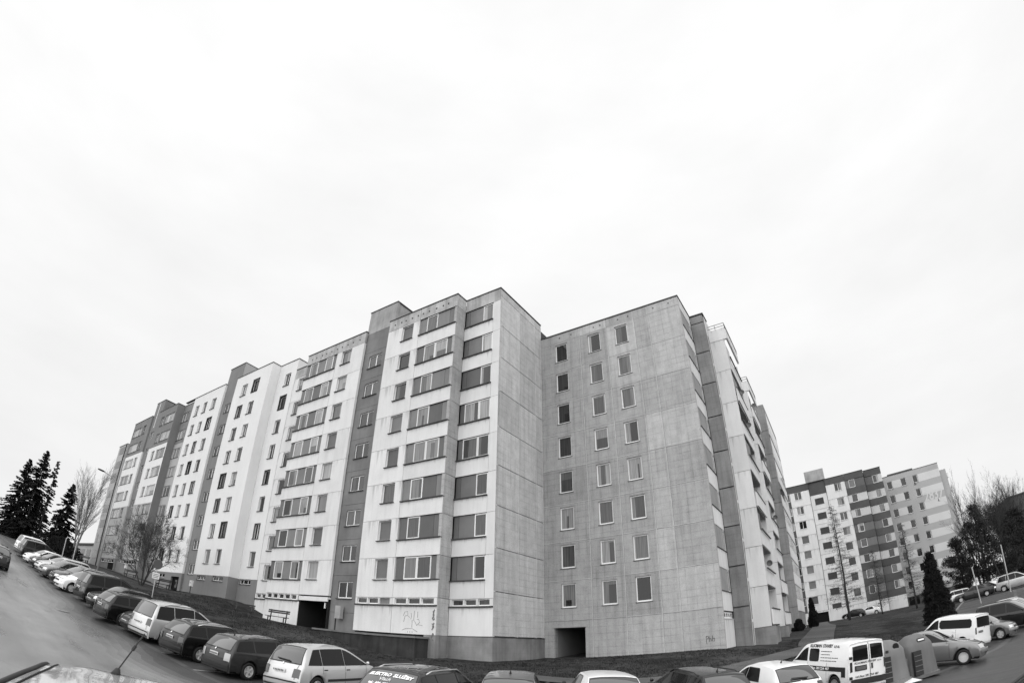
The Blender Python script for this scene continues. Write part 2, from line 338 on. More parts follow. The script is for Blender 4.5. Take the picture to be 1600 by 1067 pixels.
MB().box(XB1 - .4, XB1 + .05, YB + .4, 37.78, 25.12, 25.22).build('coping', 'coping', wing)
# grey return wall
fs = Facade(wing, 37.8)
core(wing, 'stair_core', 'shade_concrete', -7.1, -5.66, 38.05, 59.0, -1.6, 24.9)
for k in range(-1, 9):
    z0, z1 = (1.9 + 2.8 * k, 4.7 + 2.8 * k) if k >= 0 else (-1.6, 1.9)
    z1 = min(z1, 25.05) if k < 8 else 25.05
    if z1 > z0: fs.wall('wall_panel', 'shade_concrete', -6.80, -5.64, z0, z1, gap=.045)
MB().box(-6.85, -5.58, 37.74, 39.2, 25.05, 25.15).build('coping', 'coping', wing)
# balcony towers on the flank
fx = Facade(wing, -5.64, 90)
fx.wall('wall_panel', 'white_panel', 38.04, 59.4, -1.6, 25.0, [(38.2, 38.75, 1.0 + 2.8 * k, 3.6 + 2.8 * k) for k in range(-1, 8)], depth=.2, th=.01)
for k in range(-1, 8): fx.window(38.2, 38.75, 1.0 + 2.8 * k, 3.6 + 2.8 * k, pane='pane_dark', frame='frame_dark', d=.08)
def balcony_tower(y0, y1, xo, zj, seed):
    rg = random.Random(seed)
    d0 = Facade(wing, y0)
    for k in range(8):
        z0, z1 = zj + 2.8 * (k - 1) + .0, zj + 2.8 * k
        for yy in (y0, y1 - .16):
            Facade(wing, yy).board('balcony_side_wall', 'white_panel', -5.64, xo, z0 + .015, z1 - .015, 0.0, .16)
        fb_ = Facade(wing, xo, 90)
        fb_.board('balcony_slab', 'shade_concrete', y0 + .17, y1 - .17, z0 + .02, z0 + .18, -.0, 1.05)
        fb_.board('balcony_parapet', 'white_panel', y0 + .2, y1 - .2, z0 + .1, z0 + 1.15, -.16 if rg.random() < .6 else -.05, .1)
        fb_.board('balcony_rail', 'frame_dark', y0 + .2, y1 - .2, z0 + 1.16, z0 + 1.24, -.2, .1)
        if rg.random() < .5:
            fb_.board('balcony_screen', rg.choice(['infill', 'infill_pale', 'frame_dark']), y0 + .25, y0 + rg.uniform(1.2, 2.6), z0 + 1.3, z0 + 2.5, .02, .04)
        if rg.random() < .35:
            MB().lathe([(.0, .07), (.13, .04), (.22, 0.0), (.21, -.01), (.12, .03), (0, .06)], 16, 'y', (xo + .25, y0 + rg.uniform(1, 3), z0 + 1.6)).build('satellite_dish', 'infill', wing)
        fz = Facade(wing, -5.62, 90)
        fz.window(y0 + .6, y0 + 1.9, z0 + .25, z0 + 2.4, pane='pane_dark', d=0.0); fz.window(y0 + 2.2, y1 - .7, z0 + 1.0, z0 + 2.4, pane='pane', d=0.0)
    Facade(wing, y0).board('tower_parapet', 'white_panel', -5.75, xo + .25, zj + 2.8 * 7 + .02, zj + 2.8 * 7 + 1.1, -.02, .2)
    Facade(wing, xo + .25, 90).board('tower_parapet', 'white_panel', y0 + .2, y1, zj + 2.8 * 7 + .3, zj + 2.8 * 7 + 1.1, 0, .15)
    rb = MB()
    for zz in (1.3, 1.55): rb.bar((-5.7, y0, zj + 19.6 + zz), (xo + .25, y0, zj + 19.6 + zz), .04).bar((xo + .25, y0, zj + 19.6 + zz), (xo + .25, y1, zj + 19.6 + zz), .04)
    for xx in (-5.7, -5, xo + .25): rb.bar((xx, y0, zj + 20.6), (xx, y0, zj + 21.15), .04)
    rb.build('roof_railing', 'infill', wing)
    Facade(wing, y0).board('plinth', 'plinth', -5.66, xo + .25, -1.8, zj - 2.81, .02, .5)
    Facade(wing, xo, 90).board('plinth', 'plinth', y0 + .5, y1, -1.8, zj - 2.81, .0, .5)
balcony_tower(38.9, 44.4, -4.45, 3.16, 3)
balcony_tower(49.8, 55.3, -4.55, 3.1, 9)
# grey end block of the flank
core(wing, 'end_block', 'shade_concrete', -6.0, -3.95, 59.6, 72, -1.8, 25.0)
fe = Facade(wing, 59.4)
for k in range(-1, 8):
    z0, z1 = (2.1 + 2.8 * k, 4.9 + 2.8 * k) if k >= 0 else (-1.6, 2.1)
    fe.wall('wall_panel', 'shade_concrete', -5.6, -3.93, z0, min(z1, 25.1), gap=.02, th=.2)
fee = Facade(wing, -3.95, 90)
for k in range(8):
    fee.board('wall_panel', 'white_panel', 59.7, 71, 1.7 + 2.8 * k, 2.95 + 2.8 * k, -.06, .1); fee.board('window_band', 'pane_dark', 59.7, 71, 3.0 + 2.8 * k, 4.45 + 2.8 * k, -.02, .05)

# ---- old panel block with white bays (next to the wing) ------------------------------------------------
old = thing('apartment_building', 'white panel apartment block with grey stair tower and dark stained window sills', 'apartment building')
YF, YR, YT = 26.8, 28.0, 27.05
XC = [-19.22, -22.65, -30.30, -33.38, -42.10, -45.72]
core(old, 'wall_core', 'joint_dark', -22.6, XC[0] - .26, YR + .26, YR + DEEP, -1.6, 26.4)
core(old, 'wall_core', 'joint_dark', -30.25, -22.9, YF + .26, YR + DEEP, -1.6, 26.4)
core(old, 'wall_core', 'joint_dark', -42.05, -37.08, YF + .26, YR + DEEP, -1.0, 26.4); core(old, 'wall_core', 'joint_dark', -37.08, -33.45, YF + .26, YR + DEEP, 2.62, 26.4); core(old, 'wall_core', 'joint_dark', -37.08, -33.45, YF + 3.2, YR + DEEP, -1.0, 2.62)
core(old, 'wall_core', 'joint_dark', XC[5], -42.0, YR + .26, YR + DEEP, -1.0, 26.2)
fA1, fAF, fAT = Facade(old, YR), Facade(old, YF), Facade(old, YT)
ZA = 3.07
RG = random.Random(11)
for k in range(8):
    z0 = ZA + 2.8 * k; zs, zt = z0 + 1.22, z0 + 2.79
    # bay 1 (right end, set back)
    fA1.board('wall_panel', 'white_panel', -22.64, -19.88, z0 + .012, zs - .08, 0.0, .24)
    fA1.board('wall_panel', 'white_panel', -19.86, -19.22, z0 + .012, zt, 0.0, .24)
    fA1.strip(-22.62, -19.9, zs, zt, [(-22.62, -22.2, 'infill'), (-22.2, -20.88, RG.choice(['infill', 'infill', 'pane'])), (-20.88, -19.9, 'pane_curtain' if k in (7, 6, 4) else 'pane')])
    # bay 2: window panel + long strip
    fAF.wall('wall_panel', 'white_panel', -30.30, -26.58, z0, z0 + 2.8, [(-28.58, -27.28, zs + .04, z0 + 2.74)], gap=.012, depth=.2)
    fAF.window(-28.58, -27.28, zs + .04, z0 + 2.74, pane=RG.choice(['infill', 'pane', 'pane_curtain', 'infill']), d=.15, fw=.06, sill='sill_dark', sill_out=.12)
    fAF.board('wall_panel', 'white_panel', -26.56, -22.65, z0 + .012, zs - .08, 0.0, .24)
    fAF.strip(-26.54, -22.68, zs, zt, [(-26.5, -25.78, 'infill'), (-25.78, -24.62, RG.choice(['pane', 'pane_curtain'])), (-24.62, -23.38, 'infill' if k % 3 else 'pane'), (-23.38, -22.7, 'infill')])
    # bay 3
    fAF.wall('wall_panel', 'white_panel', -37.22, -33.38, z0, z0 + 2.8, [(-36.45, -35.08, zs + .04, z0 + 2.74)], gap=.012, depth=.2)
    fAF.window(-36.45, -35.08, zs + .04, z0 + 2.74, pane=RG.choice(['infill', 'pane', 'pane_curtain']), d=.15, fw=.06, sill='sill_dark', sill_out=.12)
    fAF.board('wall_panel', 'white_panel', -42.10, -37.24, z0 + .012, zs - .08, 0.0, .24)
    fAF.strip(-42.08, -37.26, zs, zt, [(-42.05, -41.42, 'infill'), (-41.42, -40.1, 'pane'), (-40.1, -38.92, 'infill'), (-38.92, -37.78, RG.choice(['pane', 'pane_curtain'])), (-37.78, -37.28, 'infill')])
    # set-back end bay
    fA1.wall('wall_panel', 'white_panel', XC[5], -42.1, z0, z0 + 2.8, [(-44.9, -43.6, zs, z0 + 2.66)], gap=.012, depth=.2)
    fA1.window(-44.9, -43.6, zs, z0 + 2.66, pane='pane', d=.12, sill='sill_dark', sill_out=.12)
    # stair tower windows (half a floor lower)
    zt0 = 2.95 + 2.8 * k
    fAT.wall('wall_panel', 'tower_concrete', -33.36, -30.31, zt0 - 1.07, zt0 + 1.73, [(-32.66, -31.0, zt0, zt0 + 1.28)], gap=.01, depth=.2)
    fAT.window(-32.66, -31.0, zt0, zt0 + 1.28, mull=(.56,), pane='pane_dark', d=.10, sill='sill_dark', sill_out=.1, fw=.075)
    # grey cheek wall between bay 1 and bay 2
    Facade(old, -22.645, 90).wall('wall_panel', 'raw_concrete', YF + .02, YR, z0 + .0, z0 + 2.8, gap=.014)
for (a, c, f) in ((-22.64, -19.22, fA1), (-26.56, -22.65, fAF), (-30.30, -26.58, fAF), (-37.22, -33.38, fAF), (-42.1, -37.24, fAF), (XC[5], -42.1, fA1)):
    f.wall('parapet_panel', 'stained_panel', a, c, ZA + 22.4, 26.62, gap=.012)
Facade(old, -22.645, 90).wall('wall_panel', 'raw_concrete', YF + .02, YR, ZA + 22.4, 26.62, gap=.014)
Facade(old, -22.645, 90).wall('wall_panel', 'raw_concrete', YF + .02, YR, .66, ZA, gap=.014)
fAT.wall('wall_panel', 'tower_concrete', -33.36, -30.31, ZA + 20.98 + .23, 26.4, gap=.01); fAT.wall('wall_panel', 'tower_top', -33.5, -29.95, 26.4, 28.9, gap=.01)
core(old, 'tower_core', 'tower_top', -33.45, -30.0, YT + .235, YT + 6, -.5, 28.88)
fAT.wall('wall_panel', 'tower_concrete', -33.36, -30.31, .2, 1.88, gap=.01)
cop = MB(); cop.box(-22.6, -19.17, YR - .05, YR + .3, 26.62, 26.7).box(-19.5, -19.17, YR + .3, 34.4, 26.62, 26.7).box(-30.34, -22.6, YF - .05, YF + .3, 26.62, 26.7).box(-22.95, -22.6, YF + .3, YR + .05, 26.615, 26.695)
cop.box(-42.15, -33.33, YF - .05, YF + .3, 26.62, 26.7).box(-33.6, -33.33, YF + .3, YT + .3, 26.615, 26.695).box(-33.55, -29.9, YT - .05, YT + .3, 28.9, 28.98).box(-30.2, -29.9, YT + .3, YT + 6, 28.9, 28.98).box(XC[5], -42.15, YR - .05, YR + .3, 26.62, 26.7)
cop.build('coping', 'coping', old)
for i in range(10):
    for (a, c, y) in ((-29.9, -23.2, YF), (-41.7, -33.8, YF)):
        x = a + (c - a) * (i + .5) / 10 + RG.uniform(-.1, .1)
        MB().lathe([(0, -.03), (.07, -.03), (.075, .0)], 10, 'y', (x, y, 26.02)).build('vent_hole', 'joint_dark', old)
# gable side of the block
fG = Facade(old, XC[0], 90)
for k in range(-1, 9):
    z0, z1 = (ZA + 2.8 * k + .45, ZA + 2.8 * (k + 1) + .45); z0 = max(z0, .72); z1 = min(z1, 26.6)
    for a, c in ((YR + .02, 30.88), (30.88, 33.32), (33.32, 34.4)):
        fG.wall('wall_panel', 'gable_concrete', a, c, z0, z1, gap=.024)
core(old, 'joint_filler', 'joint_light', XC[0] - .2, XC[0] + .004, 30.85, 30.91, .7, 26.5); core(old, 'joint_filler', 'joint_light', XC[0] - .2, XC[0] + .004, 33.29, 33.35, .7, 26.5); core(old, 'joint_filler', 'joint_light', XC[0] - .2, XC[0] + .004, 34.34, 34.39, .7, 26.5)
# basement band, lower panels, plinth
def base_band(f, a, c, n, skip=()):
    w_ = (c - a - .3) / n
    for i in range(n):
        u = a + .2 + i * w_
        if i in skip: f.board('infill_board', 'infill', u, u + w_ - .14, 2.62, 3.03, .1)
        else: f.window(u, u + w_ - .14, 2.62, 3.03, pane='pane_dark', d=.1, fw=.05)
    f.wall('wall_panel', 'white_panel', a, c, 2.6, ZA - .01, [(a + .2 + i * w_, a + .2 + (i + 1) * w_ - .14, 2.62, 3.03) for i in range(n)], depth=.14)
    f.board('window_sill', 'sill_dark', a, c, 2.5, 2.59, -.1, .2)
base_band(fA1, -22.62, -19.24, 3); base_band(fAF, -26.56, -22.67, 3); base_band(fAF, -30.28, -26.58, 3, (2,)); base_band(fAF, -42.08, -37.26, 5)
base_band(fA1, XC[5], -43.6, 2)
for f, a, c in ((fA1, -22.64, -19.22), (fAF, -26.56, -22.65), (fAF, -30.30, -26.58), (fAF, -39.7, -37.05), (fAF, -42.1, -39.72), (fA1, XC[5], -42.1)):
    f.wall('wall_panel', 'white_panel', a, c, .66 if a > -35 else 0.0, 2.5, gap=.01)
fA1.board('plinth', 'plinth', -22.66, -19.2, -1.7, .66, -.015, .4); fAF.board('plinth', 'plinth', -23.6, -22.63, -1.7, .66, -.02, .4)
Facade(old, -22.63, 90).board('plinth', 'plinth', YF + .4, YR - .02, -1.7, .655, 0, .3); Facade(old, -19.2, 90).board('plinth', 'plinth', YR + .4, 34.4, -1.7, .66, -.0, .3)
fA1.board('plinth_ledge', 'joint_dark', -22.64, -19.2, .655, .70, -.03, .1)
Facade(old, -19.2, 90).board('plinth_ledge', 'joint_dark', YR + .1, 34.4, .655, .70, -.03, .1)
# entrance recess of bay 3
ent = link('entrance', None, old, (-35.2, YF, .6))
MB().box(-1.82, 1.8, 2.6, 2.65, -.4, 2.2).build('back_wall', 'door_dark', ent); MB().box(-1.85, -1.8, .02, 2.6, -.4, 2.2).build('side_wall', 'interior', ent)
MB().box(1.78, 1.82, .02, 2.6, -.4, 2.2).build('side_wall', 'interior', ent)
MB().box(-.4, .5, 2.5, 2.58, -.3, 1.9).build('door', 'frame_dark', ent); MB().box(-.15, .3, 2.46, 2.49, .3, 1.7).build('door_glass', 'pane_dark', ent)
MB().box(-1.85, 1.82, -.06, .4, 2.02, 2.36).build('canopy', 'white_panel', ent); MB().box(1.3, 1.42, .1, .2, 1.5, 1.95).build('lamp', 'window_frame', ent)
# meter cabinet by the stair tower
mc = link('meter_cabinet', None, old, (-31.9, YT - .3, .6)); MB().box(-.3, .3, -.15, .15, .8, 1.75).build('case', 'tower_top', mc); MB().box(-.36, -.30, -.05, .05, -.2, 1.7).build('post', 'frame_dark', mc)
# graffiti strokes
def strokes(fr_y, name, paths, rad, parent, m='frame_dark'):
    b = MB()
    for p in paths: b.tube([(x, fr_y, z) for x, z in p], rad, 4)
    o = b.build(name, m, parent); return o
mat('graffiti_grey', .16, .9, var=.3, scale=4)
gx, gz = -25.5, 1.75
strokes(YF - .004, 'graffiti', [
    [(gx + .05, gz + .1), (gx + .15, gz + .35), (gx + .4, gz + .4), (gx + .45, gz + .15), (gx + .2, gz + .1), (gx + .1, gz - .3)], [(gx + .45, gz + .1), (gx + .62, gz + .0)],
    [(gx + .72, gz + .3), (gx + .78, gz + .1), (gx + .72, gz - .1)], [(gx + .85, gz - .15), (gx + .85, gz - .65)], [(gx + 1.0, gz + .45), (gx + .98, gz - .2)], [(gx + 1.3, gz + .4), (gx + 1.3, gz)],
    [(gx + 1.05, gz - .2), (gx + 1.25, gz - .5), (gx + 1.5, gz - .3), (gx + 1.4, gz - .1), (gx + 1.25, gz - .1)], [(gx + 1.4, gz - .45), (gx + 1.75, gz - .5)],
    [(gx + .0, gz - .85), (gx + .35, gz - .72), (gx + .9, gz - .72), (gx + 1.35, gz - .92)]] + [[(gx + x, gz - .9), (gx + x, gz - 1.0)] for x in (.5, .7, .9)], .013, old, 'graffiti_grey')
strokes(YF - .004, 'graffiti', [[(-22.9, 2.2), (-22.82, 1.9), (-22.95, 1.75), (-22.85, 1.6)], [(-22.8, 2.3), (-22.9, 1.95), (-22.78, 1.65)], [(-22.95, 1.4), (-22.8, 1.2), (-22.95, 1.0)], [(-22.8, 1.45), (-22.9, 1.15)], [(-22.85, .8), (-22.95, .5), (-22.8, .3)], [(-22.8, .75), (-22.9, .5)]], .04, old, 'graffiti_grey')
gq = lambda pts: [(-7.72 + (x + 8.05) * .48, -.02 + z * .62) for x, z in pts]
strokes(YB - .002, 'graffiti', [gq(q) for q in ([(-8.55, .35), (-8.6, .0), (-8.55, -.45)], [(-8.65, .28), (-8.35, .35), (-8.3, .15), (-8.5, .05)], [(-8.2, .3), (-8.22, -.25)], [(-8.2, .05), (-8.0, .1), (-7.95, -.2)], [(-7.75, .35), (-7.8, -.2), (-7.55, -.22), (-7.5, .05), (-7.75, .08)])], .018, wing, 'sill_dark')

# ---- renovated white block ----------------------------------------------------------------------------------
ren = thing('apartment_building', 'smooth white renovated apartment block with dark grey base and dark stair tower', 'apartment building')
WZ = 5.52   # lowest sill
core(ren, 'wall_core', 'interior', -49.1, -45.8, YR + .26, YR + DEEP, 1.0, 27.9); core(ren, 'wall_core', 'interior', -57.0, -49.3, YF + .26, YR + DEEP, 1.0, 27.9)
core(ren, 'wall_core', 'interior', -72.1, -60.2, YF + 1.4, YR + DEEP, 1.0, 27.9)
fW5, fW4, fWT = Facade(ren, YR - .05), Facade(ren, YF), Facade(ren, YT)
def ren_section(f, a, c, cols, darks, zbase, mw='white_render'):
    holes = [(x0, x1, WZ + 2.8 * k, WZ + 2.8 * k + 1.52) for k in range(8) for x0, x1 in cols]
    f.wall('wall', mw, a, c, 4.3, 28.05, holes, depth=.22)
    for k in range(8):
        for i, (x0, x1) in enumerate(cols):
            z = WZ + 2.8 * k; row = 7 - k; dk = darks.get((row, i))
            f.window(x0, x1, z, z + 1.52, mull=(.45,) if (row + i) % 3 == 0 else (), pane='pane_dark' if dk else 'pane', d=.17, fw=.06, sill='sill_dark', sill_out=.1)
            if dk:
                g = .14 if dk == 2 else .05; m_ = 'surround' if dk == 2 else 'dark_render'
                b = MB(); w_, h_ = x1 - x0, 1.52
                b.box(-g, 0, -.012, .16, -g, h_ + g).box(w_, w_ + g, -.012, .16, -g, h_ + g).box(0, w_, -.012, .16, h_, h_ + g).box(0, w_, -.012, .16, -g, 0)
                b.box(0, .012, -.01, .16, 0, h_).box(w_ - .012, w_, -.01, .16, 0, h_)
                f.put('window_surround', b.mesh('window_surround', m_), x0, z, 0.0)
ren_section(fW5, -49.2, -45.72, [(-47.78, -46.7)], {(1, 0): 2, (4, 0): 1, (6, 0): 1}, 1.9)
ren_section(fW4, -57.12, -49.2, [(-55.25, -54.02), (-52.68, -51.48)], {(0, 1): 2, (1, 0): 1, (4, 0): 2, (5, 0): 1, (6, 1): 2}, 1.9)
ren_section(fW4, -69.0, -60.12, [(-67.92, -66.8), (-65.5, -64.45), (-63.04, -61.82)], {(1, 2): 2, (2, 1): 1, (3, 1): 2, (4, 2): 1, (5, 0): 1, (6, 1): 1, (7, 0): 2}, 2.5)
fcheek = Facade(ren, -49.2 + .005, 90); fcheek.wall('wall', 'white_render', YF + .002, YR - .06, 4.3, 28.05, th=.24); fcheek.wall('base_wall', 'dark_render', YF + .004, YR - .06, .2, 4.3)
Facade(ren, -60.12 + .005, 90).wall('wall', 'white_render', YF + .004, YT + .3, 4.3, 28.05)
Facade(ren, -60.12 + .005, 90).wall('base_wall', 'dark_render', YF + .004, YT + .3, .2, 4.3)
Facade(ren, -45.72 + .005, 90).wall('wall', 'white_render', YR, YR + 6, 4.3, 28.05); Facade(ren, -45.72 + .005, 90).wall('base_wall', 'dark_render', YR, YR + 6, .2, 4.3)
fW5.wall('base_wall', 'dark_render', -49.2, -45.72, .2, 4.3, [(-48.9, -46.85, 3.8, 4.26)], depth=.2); fW5.window(-48.9, -46.85, 3.8, 4.26, mull=(.3, .7), pane='pane_dark', d=.12, fw=.05, sill='sill_dark')
fW4.wall('base_wall', 'dark_render', -57.12, -49.2, .2, 4.3, [(-56.15, -54.1, 3.75, 4.22), (-52.5, -50.25, 3.78, 4.26)], depth=.2)
fW4.window(-56.15, -54.1, 3.75, 4.22, mull=(.33, .66), pane='pane_dark', d=.12, fw=.05, sill='sill_dark'); fW4.window(-52.5, -50.25, 3.78, 4.26, mull=(.5,), pane='pane_dark', d=.12, fw=.05, sill='sill_dark')
fW4.wall('base_wall', 'dark_render', -69.0, -60.12, .8, 4.3, [(-63.1, -60.8, .8, 3.85), (-67.3, -65.1, 3.62, 4.1)], depth=.24); fW4.window(-67.3, -65.1, 3.62, 4.1, mull=(.5,), pane='pane_dark', d=.12, fw=.05, sill='sill_dark')
dr = link('entrance_door', None, ren, (-62.0, YF, 1.9)); MB().box(-1.1, 1.1, .3, .34, -.8, 1.95).build('door_leaf', 'door_dark', dr); MB().box(-.3, .3, .27, .3, .2, 1.6).build('door_glass', 'pane_dark', dr)
for k in range(8):
    z = 4.3 + 2.8 * k - .0
    fWT.wall('wall', 'dark_render', -60.1, -57.14, z - .9, z + 1.9, [(-59.2, -57.72, z, z + 1.18)], depth=.2, th=.05)
    fWT.window(-59.2, -57.72, z, z + 1.18, mull=(.55,), pane='pane_dark', d=.1, sill='sill_dark', sill_out=.06)
fWT.wall('wall', 'dark_render', -60.1, -57.14, .5, 3.4); fWT.wall('wall', 'dark_render', -60.3, -56.6, 25.8, 30.3)
core(ren, 'tower_core', 'pale_render', -60.28, -56.62, YT + .24, YT + 6, 0.5, 30.28)
core(ren, 'tower_side', 'pale_render', -56.63, -56.58, YT + .0, YT + 6, 27.8, 30.28)
cop = MB(); cop.box(-49.15, -45.67, YR - .1, YR + .25, 28.05, 28.13).box(-45.95, -45.67, YR + .25, YR + 6, 28.05, 28.13).box(-57.16, -49.15, YF - .05, YF + .3, 28.05, 28.13).box(-49.45, -49.15, YF + .3, YR - .1, 28.05, 28.13)
cop.box(-72.1, -60.07, YF - .05, YF + .3, 28.05, 28.13).box(-60.4, -56.55, YT - .05, YT + .3, 30.3, 30.38).box(-56.85, -56.55, YT + .3, YT + 6, 30.3, 30.38)
cop.build('coping', 'coping', ren)

# ---- dark-topped block beyond it -----------------------------------------------------------------------------
lft = thing('apartment_building', 'dark-topped grey and white apartment block behind the bare tree', 'apartment building')
LZ = 6.44
core(lft, 'wall_core', 'interior', -75.2, -72.1, YR + .26, YR + DEEP, 2, 28.6); core(lft, 'wall_core', 'interior', -82.5, -75.5, YF + .26, YR + DEEP, 2, 28.6); core(lft, 'wall_core', 'interior', -93.8, -85.6, YF + .26, YR + DEEP, 2, 28.4)
fL, fLr, fLT = Facade(lft, YF), Facade(lft, YR), Facade(lft, YT)
BANDS = [(5.5, 13.7, 'pale_render'), (13.7, 22.6, 'white_render'), (22.6, 28.75, 'dark_render')]
for (za, zb, m_) in BANDS:
    ks = [k for k in range(8) if za <= LZ + 2.8 * k < zb]
    fL.wall('wall', m_, -82.6, -75.2, za, zb, [(x0, x1, LZ + 2.8 * k, LZ + 2.8 * k + 1.5) for k in ks for x0, x1 in ((-80.85, -79.6), (-78.95, -75.5))])
    fL.wall('wall', m_, -93.85, -85.6, za, zb, [(x0, x1, LZ + 2.8 * k, LZ + 2.8 * k + 1.5) for k in ks for x0, x1 in ((-93.4, -89.2), (-88.7, -87.25))])
    fLr.wall('wall', 'dark_render' if za > 20 else 'pale_render', -75.2, -72.1, za, zb, [(-75.1, -72.65, LZ + 2.8 * k, LZ + 2.8 * k + 1.5) for k in ks])
for k in range(8):
    z = LZ + 2.8 * k
    fL.window(-80.85, -79.6, z, z + 1.5, mull=(.5,), d=.14, sill='sill_dark'); fL.window(-78.95, -75.5, z, z + 1.5, mull=(.3, .42), pane='pane_curtain', d=.1, fw=.06, sill='sill_dark')
    fL.window(-93.4, -89.2, z, z + 1.5, mull=(.33, .5, .8), d=.1, pane='pane_curtain', sill='sill_dark'); fL.window(-88.7, -87.25, z, z + 1.5, mull=(.5,), d=.14, sill='sill_dark')
    fLr.window(-75.1, -72.65, z, z + 1.5, mull=(.4,), d=.1, pane='pane_curtain', sill='sill_dark')
    zt0 = 5.1 + 2.8 * k
    fLT.wall('wall', 'dark_render', -85.6, -82.6, zt0 - 1, zt0 + 1.8, [(-84.75, -83.3, zt0, zt0 + 1.15)], th=.05, depth=.2); fLT.window(-84.75, -83.3, zt0, zt0 + 1.15, mull=(.5,), pane='pane_dark', d=.1)
Facade(lft, -75.2 + .005, 90).wall('wall', 'dark_render', YF + .004, YR, 2, 28.75, th=.2)
fLT.wall('wall', 'dark_render', -85.75, -82.2, 26.5, 31.05); core(lft, 'tower_core', 'tower_concrete', -85.7, -82.22, YT + .24, YT + 6, 2, 31.0); fLT.wall('wall', 'dark_render', -85.6, -82.6, 2, 4.1)
MB().box(-84.25, -84.05, YT - .04, YT - .003, 26.5, 30.9).build('light_stripe', 'white_render', lft)
for a, c in ((-82.6, -75.2), (-93.85, -85.6)):
    fL.wall('base_wall', 'dark_render', a, c, 1.8, 5.5, [(a + .8, c - .8, 4.9, 5.4)], depth=.2); fL.window(a + .8, c - .8, 4.9, 5.4, mull=(.2, .4, .6, .8), pane='pane_dark', d=.1, fw=.05, sill='sill_pale')
fLr.wall('base_wall', 'dark_render', -75.2, -72.1, 1.8, 5.5)
MB().box(-88.7, -86.0, YF - .03, YF + .01, 2.6, 4.85).build('entrance_door', 'door_dark', lft)
cop = MB(); cop.box(-82.65, -75.15, YF - .05, YF + .3, 28.75, 28.83).box(-93.9, -85.55, YF - .05, YF + .3, 28.75, 28.83).box(-75.45, -75.15, YF + .3, YR, 28.75, 28.83).box(-75.2, -72.05, YR - .05, YR + .3, 28.75, 28.83).box(-85.8, -82.15, YT - .05, YT + .3, 31.05, 31.13).box(-82.45, -82.15, YT + .3, YT + 6, 31.05, 31.13)
cop.build('coping', 'coping', lft)
# ---- far end block with balconies
end = thing('apartment_building', 'pale balcony block at the far left end of the terrace', 'apartment building')
core(end, 'wall', 'pale_render', -98.4, -93.95, YF - .3, YR + 14, 2, 25.1); MB().box(-98.5, -93.95, YF - .36, YF + 14, 25.1, 25.2).build('coping', 'coping', end)
MB().tube([(-94.2, YF - .4, 3), (-94.2, YF - .4, 25)], .1, 8).build('downpipe', 'frame_dark', end)
for k in range(8):
    z = 4.4 + 2.6 * k
    MB().box(-101.5, -98.42, YF + .6, YF + 4, z, z + .16).build('balcony_slab', 'pale_render', end); MB().box(-101.5, -101.4, YF + .6, YF + 4, z + .17, z + 1.1).build('balcony_parapet', 'white_render', end)
    MB().box(-101.4, -98.42, YF + .6, YF + .7, z + .17, z + 1.1).build('balcony_parapet', 'white_render', end)
    MB().box(-100.3, -98.42, YF + 1.6, YF + 1.7, z + .2, z + 2.5).build('balcony_wall', 'pane_dark', end)
    MB().box(-97.6, -95.2, YF - .33, YF - .303, z + .9, z + 2.2).build('window', 'pane', end)

# ---- distant block on the right --------------------------------------------------------------------------------
far = thing('apartment_building', 'distant apartment block with dark spandrel bands and number 2837 on its side wall', 'apartment building')
FY, FYR, FYB = 104.6, 105.8, 112.4; FZ = 3.46
core(far, 'wall_core', 'joint_dark', -14, 9.1, FY + .3, FY + 14, -1.5, 25.6); core(far, 'wall_core', 'joint_dark', 9.0, 12.4, FYR + .3, FY + 14, -1.5, 25.6); core(far, 'wall_core', 'joint_dark', 12.0, 24.6, FYB + .3, FYB + 12, -1.5, 24.9)
f0, f1, f2, f3 = Facade(far, FY), Facade(far, FY + .25), Facade(far, FYR), Facade(far, FYB)
mat('far_dark', 0.085, 0.85, var=0.15, scale=0.4, rnd=.06); mat('far_grey', 0.40, 0.9, var=0.05, scale=0.3); mat('far_pale', 0.60, 0.9, var=0.05, scale=0.3)
RF = random.Random(5)
